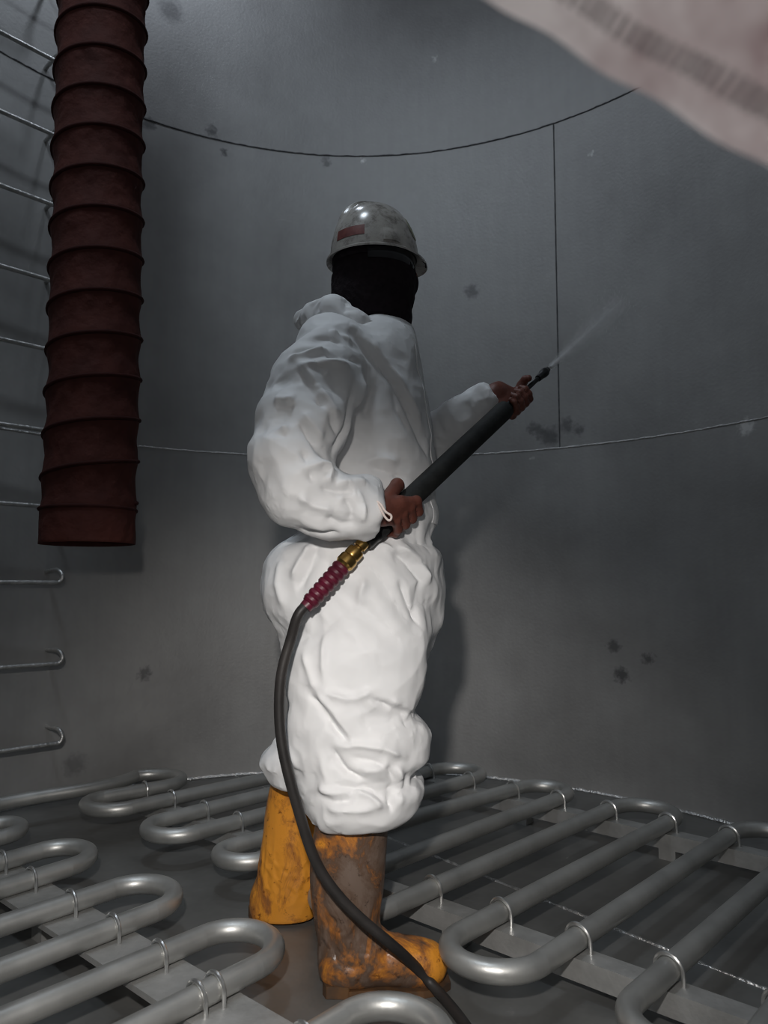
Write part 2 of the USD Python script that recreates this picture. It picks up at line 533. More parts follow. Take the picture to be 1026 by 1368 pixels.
M['flap'] = noisy('flap_cloth', (.74, .70, .70), (.34, .26, .265), 10, .8, 0, .1, 160, 4, .46, .66, .2, .003)
M['stitch'] = noisy('grey_thread', (.17, .155, .16), (.26, .24, .24), 60, .8)


def boot_material(name, lo, hi, seed, clean_from=9.):
    return mat(name, {'g': ('geometry', {}), 'mp': ('mapping', {'location': (seed, seed * .7, 0), 'scale': (1.2, 1.2, .8)}),
                      'n': ('noise_texture', {'scale': 9, 'detail': 7, 'roughness': .68, 'distortion': .6}),
                      'r': ('rgb_ramp', {'ramp': [(lo, (.70, .285, .032)), ((lo + hi) / 2, (.36, .135, .030)), (hi, (.105, .062, .040)), (min(hi + .12, 1), (.16, .115, .09))]}),
                      'sx': ('separate_xyz', {}), 'cl': ('map_range', {'from_min': clean_from, 'from_max': clean_from + .07, 'to_min': 0., 'to_max': -.16, 'clamp': True}), 'ad': ('math', {'math_type': 'add'}),
                      'n2': ('noise_texture', {'scale': 48, 'detail': 4, 'roughness': .7}),
                      'r2': ('rgb_ramp', {'ramp': [(.60, (1, 1, 1)), (.70, (.35, .28, .25))]}),
                      'x': ('mix_color', {'blend_type': 'multiply', 'fac': 1}),
                      'b': ('bump', {'strength': .15, 'distance': .006}),
                      'p': ('principled_bsdf', {'roughness': .36, 'specular_ior_level': .5})},
               [('g.position', 'mp.vector'), ('mp.vector', 'n.vector'), ('n.fac', 'ad.value1'), ('g.position', 'sx.vector'), ('sx.x', 'cl.value'), ('cl.result', 'ad.value2'), ('ad.value', 'r.fac'), ('g.position', 'n2.vector'), ('n2.fac', 'r2.fac'),
                ('r.color', 'x.a'), ('r2.color', 'x.b'), ('x.result', 'p.base_color'), ('n2.fac', 'b.height'), ('b.normal', 'p.normal')])


M['boot_clean'] = boot_material('orange_boot_rubber', .50, .70, 0)
M['boot_dirty'] = boot_material('grimy_boot_rubber', .33, .50, 3.1, .045)
M['sole'] = noisy('boot_sole', (.035, .024, .018), (.12, .055, .018), 18, .6)
M['helmet'] = mat('helmet_plastic', {'g': ('geometry', {}), 'n': ('noise_texture', {'scale': 14, 'detail': 6, 'roughness': .7}),
                                     'r': ('rgb_ramp', {'ramp': [(.38, (.15, .135, .12)), (.51, (.41, .39, .36)), (.7, (.51, .49, .455))]}),
                                     'p': ('principled_bsdf', {'roughness': .22, 'specular_ior_level': .5})},
                  [('g.position', 'n.vector'), ('n.fac', 'r.fac'), ('r.color', 'p.base_color')])
M['label_red'] = noisy('label_red', (.13, .025, .022), (.20, .05, .04), 60, .5)
M['label_green'] = noisy('label_green', (.16, .17, .08), (.30, .30, .22), 60, .5)

# ------------------------------------------------------------------ the tank
H1, H2, H3 = 1.3954, 2.8455, 4.30


def shell(a0, a1, z0, z1, r=TR, t=.008, step=2.0):
    n = max(2, int(abs(a1 - a0) / step) + 1)
    a = np.radians(np.linspace(a0, a1, n)); V = []
    for rr in (r, r + t):
        for z in (z0, z1):
            V.append(np.c_[TC[0] + rr * np.cos(a), TC[1] + rr * np.sin(a), np.full(n, z)])
    V = np.vstack(V); f = []

    def strip(p, q):
        for i in range(n - 1):
            f.append([p * n + i, q * n + i, q * n + i + 1]); f.append([p * n + i, q * n + i + 1, p * n + i + 1])
    strip(0, 1); strip(3, 2); strip(2, 0); strip(1, 3)
    for i in (0, n - 1):
        q = [[i, 2 * n + i, 3 * n + i], [i, 3 * n + i, n + i]]
        f += q if i == 0 else [x[::-1] for x in q]
    return trimesh.Trimesh(V, f, process=False)


wall = holder('wall_round', 'round wall of dull grey steel plates with weld seams', kind='structure')
SEAM2 = math.degrees(math.atan2(*(wall_at(744, 400)[:2] - TC)[::-1]))
gap = .06
for (z0, z1), first in (((0, H1), 25.), ((H1, H2), SEAM2), ((H2, H3), 27.)):
    for k in range(3):
        a0 = first + 120 * k
        obj('shell_plate', shell(a0 + gap, a0 + 120 - gap, z0 + .0015, z1 - .0015), M['wall'], wall, smooth=30)
obj('outer_jacket', shell(0, 360, 0, H3, TR + .009, .02, 3), M['ceiling'], wall)


def ring_bead(z, r, a0=0, a1=360, seed=0, rad=.0045, n=900):
    a = np.radians(np.linspace(a0, a1, n))
    P = np.c_[TC[0] + r * np.cos(a), TC[1] + r * np.sin(a), np.full(n, z)]
    k = fbm(np.c_[np.degrees(a) * 1.7, np.zeros(n), np.zeros(n)], 3, seed)
    P[:, 2] += (k - .5) * .004
    return tube(P, rad * (.75 + .5 * k), 6)


obj('weld_seam', ring_bead(H1, TR, seed=1, rad=.0036), M['weld'], wall)
obj('weld_seam', ring_bead(H2, TR, seed=2, rad=.0036), M['weld_dull'], wall)
for (z0, z1), first in (((0, H1), 25.), ((H1, H2), SEAM2), ((H2, H3), 27.)):
    for k in range(3):
        a = math.radians(first + 120 * k); n = 160
        z = np.linspace(z0, z1, n); w = fbm(np.c_[z * 40, z * 0, z * 0], 3, k + int(z0 * 7))
        P = np.c_[np.full(n, TC[0] + TR * math.cos(a)), np.full(n, TC[1] + TR * math.sin(a)), z]
        obj('weld_seam', tube(P, .003 * (.75 + .5 * w), 6), M['weld_dull'], wall)
obj('weld_seam', ring_bead(.004, TR - .004, seed=5, rad=.0075), M['weld'], wall)

# floor: plates welded together along seams that run across the tank
fl = holder('floor', 'dark grey steel floor plates of the tank', kind='structure')
s0, s1 = atz(715, 1198, 0)[:2], atz(1024, 1322, 0)[:2]
sd = (s1 - s0) / np.linalg.norm(s1 - s0); sn = np.array([-sd[1], sd[0]])
import shapely.geometry as sg
disc = sg.Point(*TC).buffer(TR + .006, 96)
cuts = [-1.35, -.02 * 0 - 1e-9, 1.25]
off0 = s0 @ sn
edges_ = [-6] + [c + off0 for c in cuts] + [6]
for i in range(4):
    lo_, hi_ = edges_[i] + .0015, edges_[i + 1] - .0015
    q = [sd * a + sn * b for a, b in ((-6, lo_), (6, lo_), (6, hi_), (-6, hi_))]
    g = disc.intersection(sg.Polygon(q))
    if g.is_empty:
        continue
    pl = trimesh.creation.extrude_polygon(g, .008, engine='earcut'); pl.apply_translation((0, 0, -.008))
    obj('floor_plate', pl, M['floor'], fl, smooth=False)
    if i < 3:
        b = edges_[i + 1]
        ch = sg.LineString([sd * -6 + sn * b, sd * 6 + sn * b]).intersection(sg.Point(*TC).buffer(TR - .01, 64))
        if not ch.is_empty:
            p, q = np.array(ch.coords[0]), np.array(ch.coords[-1]); n = 500
            t = np.linspace(0, 1, n)[:, None]; P = p + (q - p) * t
            w = fbm(np.c_[t * 200, t * 0, t * 0], 3, 11 + i)
            obj('weld_seam', tube(np.c_[P, np.full(n, -.001) + (w - .5) * .003], .005 * (.7 + .6 * w), 6), M['weld'], fl)
roof = sg.Point(*TC).buffer(TR + .01, 64).difference(sg.Point(MHX, MHY).buffer(.30, 32))
rf = trimesh.creation.extrude_polygon(roof, .01, engine='earcut'); rf.apply_translation((0, 0, H3))
ce = holder('ceiling', 'steel roof of the tank with a round manhole', kind='structure')
obj('roof_plate', rf, M['ceiling'], ce, smooth=False)
neck = trimesh.creation.annulus(.30, .31, .30); neck.apply_translation((MHX, MHY, H3 + .15))
obj('manhole_neck', neck, M['ceiling'], ce)

# ------------------------------------------------------------------ heating coils on the floor
HP, RP = .100, .0225                      # pipe axis height and radius
ANG = .872
UU, VV = np.array([math.cos(ANG), math.sin(ANG)]), np.array([math.sin(ANG), -math.cos(ANG)])
KS = (CZ - HP) / (CZ - .15)


def uv(u, v, z=HP):
    p = UU * u + VV * v
    return np.array([p[0], p[1], z])


def bend_pts(p, q, out, n=18, stretch=1.0):
    """half-ellipse from p to q bulging along out"""
    m = (p + q) / 2; r = np.linalg.norm(q - p) / 2
    a = np.linspace(0, np.pi, n)
    return m + np.cos(a)[:, None] * (p - m) + np.sin(a)[:, None] * out * r * stretch


def u_bolt(p, d, z0):
    """inverted U over a pipe at p, pipe direction d, legs down to z0"""
    s = np.array([-d[1], d[0], 0]); s /= np.linalg.norm(s)
    r = RP + .005
    a = np.linspace(0, np.pi, 13)
    arc = p + np.cos(a)[:, None] * s * r + np.sin(a)[:, None] * np.array([0, 0, r])
    P = np.vstack([[p + s * r + [0, 0, z0 - p[2]]], arc, [p - s * r + [0, 0, z0 - p[2]]]])
    return tube(P, .0042, 8)


def nut(p, z, d, sgn):
    s = np.array([-d[1], d[0], 0]); s /= np.linalg.norm(s)
    m = trimesh.creation.cylinder(.0085, .007, sections=6)
    c = p + sgn * s * (RP + .005)
    m.apply_translation((c[0], c[1], z)); return m


# right-hand bank: legs as (offset at u 1.25, offset at u 2.3) measured on the floor
def leg_line(ua, va, ub, vb):
    return lambda u: (va + (vb - va) * (u - ua) / (ub - ua)) * 1.0


RL = {}
meas = dict(Eu=(1.204, -2.203, 1.453, -2.155), El=(1.185, -2.045, 1.705, -1.974), x=(1.207, -1.866, 2.124, -1.775), y=(1.182, -1.712, 2.124, -1.606), z=(1.22, -1.55, 2.126, -1.432), a=(1.157, -1.432, 2.122, -1.262),
            b=(1.417, -1.172, 2.126, -1.098), c=(1.228, -1.017, 2.117, -.932), d=(1.357, -.828, 2.118, -.757), e=(1.356, -.656, 2.125, -.592), f=(1.363, -.483, 2.13, -.420), g=(1.36, -.305, 2.13, -.250))
for k, (ua, va, ub, vb) in meas.items():
    RL[k] = leg_line(ua * KS, va * KS, ub * KS, vb * KS)
NEAR, FAR = 1.262 + .06, 2.455 - .10
coil = holder('heating_coil', 'grey steel pipe coil on the floor behind the worker, reaching to the far wall', 'pipe coil')
order = list(meas)
ends = {}
for k in order:
    f = RL[k]; u0, u1 = NEAR, FAR
    if k == 'Eu':
        u1 = 1.545
    p, q = uv(u0, f(u0)), uv(u1, f(u1))
    ends[k] = (p, q)
    obj('straight_pipe', tube([p, p + (q - p) * .5, q], RP, 16, False), M['pipe'], coil, smooth=60)


def bend_between(p, q, d, name='return_bend', par=coil):
    d = d / np.linalg.norm(d)
    P = bend_pts(p, q, d)
    P = np.vstack([P[:1] - d * .004, P, P[-1:] - d * .004])
    obj(name, tube(P, RP * 1.002, 16, False), M['pipe'], par, smooth=60)


def dirn(k):
    p, q = ends[k]; return (q - p) / np.linalg.norm(q - p)


for a, b in (('Eu', 'El'), ('x', 'y'), ('z', 'a'), ('b', 'c'), ('d', 'e'), ('f', 'g')):
    bend_between(ends[a][0], ends[b][0], -(dirn(a) + dirn(b)))
for a, b in (('El', 'x'), ('y', 'z'), ('a', 'b'), ('c', 'd'), ('e', 'f')):
    bend_between(ends[a][1], ends[b][1], dirn(a) + dirn(b))
# the outer run that turns back along the wall at the far left
ox = np.array(uv(1.545, -2.345 * KS))
bend_between(ends['Eu'][1], ox, dirn('Eu'))
run = [ox]
for px, py in ((123, 1053), (60, 1063), (0, 1074), (-70, 1090)):
    q = atz(px, py, HP); w = q[:2] - TC; r = np.linalg.norm(w)
    run.append(np.array([*(TC + w / r * min(r, TR - .032)), HP]))
obj('straight_pipe', tube(spline(run, 40), RP, 16), M['pipe'], coil, smooth=60)
for k in ('g',):
    q = ends[k][1]
    obj('straight_pipe', tube([q, q + dirn(k) * .02], RP, 16), M['pipe'], coil)


def angle_bar(u, v0, v1, width, drop, parent, face_low=True, t=.006, feet=()):
    """angle iron along v: flat flange of the width given under the pipes, one flange turned down on the near side"""
    ztop = HP - RP - .001
    c = uv(u, (v0 + v1) / 2, ztop - t / 2)
    top = box_at(c, (abs(v1 - v0), width, t), (*VV, 0))
    s = -1 if face_low else 1
    f = uv(u + s * (width / 2 - t / 2), (v0 + v1) / 2, ztop - drop / 2)
    side = box_at(f, (abs(v1 - v0), t, drop), (*VV, 0))
    un = m3.Manifold.batch_boolean([tm(top), tm(side)], m3.OpType.Add)
    path = obj('support_bar', un, M['bar'], parent, smooth=False)
    for vf in feet:
        leg = box_at(uv(u, vf, (ztop - t) / 2), (.05, .05, ztop - t), (*VV, 0))
        obj('support_foot', leg, M['bar'], path, smooth=False)
    return ztop


def tm(mesh):
    return m3.Manifold(m3.Mesh(np.asarray(mesh.vertices, np.float32), np.asarray(mesh.faces, np.uint32)))


UN, UF, UL = 1.345 * 1.069 + .02, 2.140 * 1.069 + .02, .857
BW = .052
angle_bar(UN, -2.36, -.2, BW, .045, coil, True, feet=(-2.2, -1.68, -1.0, -.45))
angle_bar(UF, -2.0, -.15, BW, .045, coil, True, feet=(-1.8, -1.3, -.8, -.3))
for k in order:
    for u, zt in ((UN, 0), (UF, 0)):
        if (k == 'Eu' and u == UF):
            continue
        p = uv(u + .010, RL[k](u + .010)); d = dirn(k)
        bp = obj('u_bolt', u_bolt(p, d, HP - RP - .007), M['bolt'], coil)

# left-hand bank
lcoil = holder('heating_coil', 'grey steel pipe coil with bright return bends, running out under the lower left corner', 'pipe coil')
LB = dict(Jl=(.70, -.655), Ju=(.70, -.835), Al=(.80, -1.048), Au=(.80, -1.215), Bl=(.75, -1.378), Bu=(.80, -1.548), Cl=(.84, -1.735), Cu=(.88, -1.893), Dl=(.90, -2.068), Du=(.93, -2.195))
SL = .045                                   # the runs drift outwards a little towards the far end
lend = {}
UE = 1.050 - .085
for k, (u, v) in LB.items():
    g = lambda uu, u=u, v=v: v * KS + SL * (uu - u * KS) * (0 if k[0] in 'CD' else (1 if k[1] == 'u' else .4))
    u1 = UE - (.012 if k[0] in 'J' else 0) - (.015 if k[0] == 'D' else 0)
    lo_u = -1.2
    while np.linalg.norm(uv(lo_u, g(lo_u))[:2] - TC) > TR - .16:
        lo_u += .01
    lend[k] = [uv(u1, g(u1)), uv(lo_u, g(lo_u)), g, u1, lo_u]
for a, b in (('Ju', 'Al'), ('Au', 'Bl'), ('Bu', 'Cl'), ('Cu', 'Dl')):
    m = max(lend[a][4], lend[b][4])
    for k in (a, b):
        lend[k][4] = m; lend[k][1] = uv(m, lend[k][2](m))
for k, (p, q, g, u1, u0) in lend.items():
    obj('straight_pipe', tube([q, (p + q) / 2, p], RP, 16, False), M['pipe'], lcoil, smooth=60)
UD = np.array([*UU, 0])
for a, b in (('Jl', 'Ju'), ('Al', 'Au'), ('Bl', 'Bu'), ('Cl', 'Cu'), ('Dl', 'Du')):
    bend_between(lend[a][0], lend[b][0], UD, par=lcoil)
for a, b in (('Ju', 'Al'), ('Au', 'Bl'), ('Bu', 'Cl'), ('Cu', 'Dl')):
    bend_between(lend[a][1], lend[b][1], -UD, par=lcoil)
angle_bar(UL, -2.42, -.62, .115, .012, lcoil, True, feet=(-2.3, -1.75, -1.2, -.75))
for k in LB:
    g = lend[k][2]; u = UL + .008
    d = np.array([*(UU + VV * (g(1.) - g(0.))), 0])
    obj('u_bolt', u_bolt(uv(u, g(u)), d, HP - RP - .007), M['bolt'], lcoil)
g = lend['Al'][2]
obj('u_bolt', u_bolt(uv(UL - .032, g(UL - .032)), UD, HP - RP - .007), M['bolt'], lcoil)

# ------------------------------------------------------------------ ladder rungs on the wall at the left
lad = holder('rung_ladder', 'steel ladder rungs welded one above another to the wall, ends hidden by the hanging duct', 'ladder')
for k, py in enumerate((992, 886, 778, 678, 578, 471, 379, 278, 185, 86, -20)):
    end = wall_at(83, py, TR - .130)
    rn = np.array([TC[0] - end[0], TC[1] - end[1], 0]); rn /= np.linalg.norm(rn); rtan = np.array([-rn[1], rn[0], 0])
    if rtan[1] < 0:
        rtan = -rtan
    ux = rtan
    P = [end - rn * .136 - ux * .012 + [0, 0, .040], end - rn * .09 - ux * .012 + [0, 0, .043], end - rn * .045 - ux * .010 + [0, 0, .046], end - rn * .014 - ux * .006 + [0, 0, .042], end + [0, 0, .022], end - ux * .006 + [0, 0, .005], end - ux * .026]
    Q = np.vstack([spline(P, 34), [end - ux * .2, end - ux * .37]])
    W = end - ux * .40 + (Q[:34] - end) * 1.0
    mir = [end - ux * .40 + (q - end) + 2 * ux * ((end - q) @ ux) - 0 * ux for q in Q[:34]][::-1]
    obj('rung', tube(np.vstack([Q[:34], [end - ux * .15, end - ux * .25], mir]), .0085, 8), M['rung'], lad, smooth=60)

# ------------------------------------------------------------------ hanging ventilation duct
DY = 2.12
b0, b1 = at(57, 727, DY), at(177, 727, DY)
t0, t1 = at(77, 0, DY + .02), at(202, 0, DY + .02)
DR = (b1[0] - b0[0]) / 2
bot, top = (b0 + b1) / 2, (t0 + t1) / 2
axis = (top - bot); axis /= np.linalg.norm(axis)
DL = (H3 - bot[2]) / axis[2]
duct = holder('ventilation_duct', 'dark red flexible ventilation duct hanging in front of the ladder rungs, its open end down', 'duct')
pitch = .1265
nz, na = 420, 64
tz, ta = np.linspace(0, DL, nz), np.linspace(0, 2 * np.pi, na, endpoint=False)
ax_, ay_ = np.array([1., 0, 0]), np.cross(axis, [1., 0, 0]); ay_ /= np.linalg.norm(ay_); ax_ = np.cross(ay_, axis)


def hel_z(a, k):                              # height of the wire on turn k at bearing a
    return .118 + pitch * (k + a / (2 * np.pi))


TZ, TA = np.meshgrid(tz, ta, indexing='ij')
ph = ((TZ - .118) / pitch - TA / (2 * np.pi)) % 1.0
live = np.clip((TZ - .10) / .03, 0, 1)
sag = -.0075 * np.sin(np.pi * ph) ** 1.2 * live + .0015
wr = (fbm(np.stack([np.cos(TA) * 5, np.sin(TA) * 5, TZ * 14], -1), 3, 3) - .5) * .012
rr = DR + sag + wr * np.sin(np.pi * ph)
sway = np.stack([.004 * np.sin(TZ * 3.1), 0 * TZ, 0 * TZ], -1)
Vd = bot + TZ[..., None] * axis + rr[..., None] * (np.cos(TA)[..., None] * ax_ + np.sin(TA)[..., None] * ay_) + sway
Vi = bot + TZ[..., None] * axis + (rr - .004)[..., None] * (np.cos(TA)[..., None] * ax_ + np.sin(TA)[..., None] * ay_) + sway
V = np.vstack([Vd.reshape(-1, 3), Vi.reshape(-1, 3)]); f = []
i, j = np.meshgrid(np.arange(nz - 1), np.arange(na), indexing='ij'); i, j = i.ravel(), j.ravel(); j2 = (j + 1) % na
A, B, C_, D_ = i * na + j, i * na + j2, (i + 1) * na + j2, (i + 1) * na + j
o = nz * na
f = np.vstack([np.c_[A, B, C_], np.c_[A, C_, D_], np.c_[A + o, C_ + o, B + o], np.c_[A + o, D_ + o, C_ + o]])
jj = np.arange(na); k2 = (jj + 1) % na
e = (nz - 1) * na
f = np.vstack([f, np.c_[jj, jj + o, k2 + o], np.c_[jj, k2 + o, k2], np.c_[e + jj, e + k2 + o, e + jj + o], np.c_[e + jj, e + k2, e + k2 + o]])
obj('duct_sleeve', trimesh.Trimesh(V, f, process=False), M['duct'], duct, smooth=True)
turns = int((DL - .13) / pitch)
for k in range(turns):
    a = np.linspace(0, 2 * np.pi, 48)
    z = hel_z(a, k)
    P = bot + z[:, None] * axis + (DR + .0005) * (np.cos(a)[:, None] * ax_ + np.sin(a)[:, None] * ay_) + np.stack([.004 * np.sin(z * 3.1), 0 * z, 0 * z], -1)
    obj('wire_rib', tube(P, .0065, 8), M['duct_wire'], duct, smooth=True)
a = np.linspace(0, 2 * np.pi, 64)
P = bot + .100 * axis + (DR + .001) * (np.cos(a)[:, None] * ax_ + np.sin(a)[:, None] * ay_)
obj('wire_rib', tube(P, .0055, 8), M['duct_wire'], duct, smooth=True)

# ------------------------------------------------------------------ the worker
def sheet(p, q):
    n, m_ = p.shape[:2]
    Vv2 = np.vstack([p.reshape(-1, 3), q.reshape(-1, 3)])
    i, j = np.meshgrid(np.arange(n - 1), np.arange(m_ - 1), indexing='ij'); a_ = (i * m_ + j).ravel()
    f_ = np.vstack([np.c_[a_, a_ + m_, a_ + m_ + 1], np.c_[a_, a_ + m_ + 1, a_ + 1]]); o_ = n * m_
    mm = trimesh.Trimesh(p.reshape(-1, 3), f_, process=False)
    ed_ = mm.edges[trimesh.grouping.group_rows(mm.edges_sorted, require_count=1)]
    sk_ = np.vstack([np.c_[ed_[:, 1], ed_[:, 0], ed_[:, 0] + o_], np.c_[ed_[:, 1], ed_[:, 0] + o_, ed_[:, 1] + o_]])
    return trimesh.Trimesh(Vv2, np.vstack([f_, f_[:, ::-1] + o_, sk_]), process=False)


man = holder('person', 'person in white coverall, orange boots and hard hat, spraying the wall with a lance', 'person')

# --- coverall: torso, trousers and sleeves in one cloth
torso = rows_px([(438, 478, 541, .060), (447, 452, 548, .090), (458, 430, 551, .122), (474, 412, 554, .155), (500, 402, 559, .178), (540, 398, 566, .180), (580, 395, 571, .175), (640, 393, 577, .170),
                 (688, 393, 578, .165), (710, 402, 575, .158), (722, 393, 576, .165), (738, 374, 581, .180), (758, 361, 585, .190), (785, 356, 588, .198), (810, 360, 587, .200), (838, 374, 581, .197),
                 (862, 383, 574, .19), (885, 385, 566, .17), (905, 390, 556, .15)], 1.71)
nleg = rows_px([(790, 440, 545, .070), (840, 402, 572, .100), (870, 390, 570, .113), (900, 387, 564, .116), (930, 388, 556, .114), (949, 389, 550, .112), (960, 388, 558, .114), (972, 389, 566, .116), (992, 392, 568, .116), (1010, 396, 565, .115),
                (1024, 400, 557, .113), (1035, 404, 548, .109), (1045, 406, 557, .113), (1062, 409, 558, .112), (1078, 411, 552, .108), (1092, 414, 543, .103), (1101, 418, 530, .098), (1107, 424, 522, .094)], 1.60)
fleg = rows_px([(800, 420, 540, .08), (850, 390, 555, .11), (880, 386, 545, .11), (920, 387, 520, .11), (950, 386, 500, .108), (975, 380, 480, .106), (990, 371, 470, .106), (1003, 364, 466, .106), (1020, 357, 462, .106), (1033, 361, 460, .104),
                (1044, 366, 458, .102), (1054, 372, 456, .098)], 1.83)
SH = lambda px, py, y, r: (at(px, py, y), r)
# the hems hang a little higher than their outline: the near rim is seen below the middle of each leg
zk = at(480, 1005, 1.60)[2]
nleg = [(zk + (z - zk) * .78 if z < zk else z, *r) for z, *r in nleg]
zk2 = at(420, 990, 1.83)[2]
fleg = [(zk2 + (z - zk2) * .76 if z < zk2 else z, *r) for z, *r in fleg]
rarm = [SH(446, 480, 1.575, .080), SH(424, 520, 1.515, .086), SH(406, 572, 1.47, .084), SH(392, 618, 1.44, .076), SH(402, 646, 1.43, .069), SH(432, 668, 1.435, .062), SH(470, 677, 1.452, .056), SH(494, 680, 1.466, .053), SH(506, 681, 1.469, .052)]
larm = [SH(480, 480, 1.86, .085), SH(515, 540, 1.91, .075), SH(545, 602, 1.90, .066), SH(576, 588, 1.865, .056), SH(610, 562, 1.81, .048), SH(640, 540, 1.775, .040), SH(655, 529, 1.758, .036), SH(668, 519, 1.752, .036)]


def cover_sd(P):
    d = loft_sd(P, torso, 2.25)
    d = smin(d, loft_sd(P, nleg, 2.2), .025)
    d = smin(d, loft_sd(P, fleg, 2.2), .025)
    d = smin(d, chain_sd(P, rarm, .015), .018)
    d = smin(d, chain_sd(P, larm, .012), .018)
    for c, arm in ((at(502, 681, 1.468), rarm), (at(656, 528, 1.757), larm)):
        ax_n = arm[-1][0] - arm[-2][0]; ax_n = ax_n / np.linalg.norm(ax_n)
        cut = (P - c) @ ax_n
        d = np.where(np.linalg.norm(P - c, axis=-1) < .085, np.maximum(d, cut), d)
    return d


V, Fc = nets(cover_sd, (-.36, 1.33, .27), (.30, 2.02, 1.50), .0160)
V = taubin(V, Fc, 2)
# spare cloth: most on the sleeves and round the trouser bottoms
arm_d = np.minimum(chain_sd(V, rarm), chain_sd(V, larm))
onarm = np.clip(1 - np.abs(arm_d) / .03, 0, 1)
low = np.clip((.52 - V[:, 2]) / .14, 0, 1)
waist = np.exp(-((V[:, 2] - .955) / .05) ** 2)
exc = .045 + .045 * onarm + .070 * low + .03 * waist
wr_, wl_ = rarm[-2][0], larm[-2][0]
cuff = np.minimum(np.linalg.norm(V - wr_, axis=1), np.linalg.norm(V - wl_, axis=1))
exc = np.where(cuff < .055, .015, exc)
V = crumple(V, Fc, exc, iters=300, seed=4, tether=.006, bend=1.1, amp=.008, limit=.026, calm=1)
V, Fc = subdivide(V, Fc)
V, Fc = subdivide(V, Fc)


def ridged(P, s, seed):
    """creases that meander: sharp ridges where the noise crosses its middle"""
    return 1 - np.abs(2 * noise(P / s, seed) - 1)


# stiff paper-like cloth: broad panels that meet in sharp creases
far = np.linalg.norm(V - wr_, axis=1)
Q1 = V @ np.array([[.9, 0, .35], [0, 1, 0], [-.35, 0, .75]])
Q2 = V @ np.array([[.8, 0, -.55], [0, 1, 0], [.55, 0, .8]])
Nv = vnormals(V, Fc)
lo_ = np.clip((.62 - V[:, 2]) / .2, 0, 1)
am = .55 + .45 * lo_ + .35 * np.clip(1 - np.abs(np.minimum(chain_sd(V, rarm), chain_sd(V, larm))) / .03, 0, 1)
dsp = .0160 * (ridged(Q1, .115, 3) - .6) + .0120 * (ridged(Q2, .075, 8) - .6) + .0045 * (ridged(V, .034, 5) - .6)
V = V + Nv * (dsp * am)[:, None]


def near(px, py):
    """depth of the coverall's near side under a picture point of the photograph -> a point in space"""
    d = ray(px, py)
    q = V - EYE; t = q @ d / (d @ d)
    off = np.linalg.norm(q - t[:, None] * d, axis=1)
    k = np.where(off < .012)[0]
    if len(k) == 0:
        return EYE + d * 1.6
    return EYE + d * np.quantile(t[k], .03)


def line(*pp):
    return [near(*p) for p in pp]


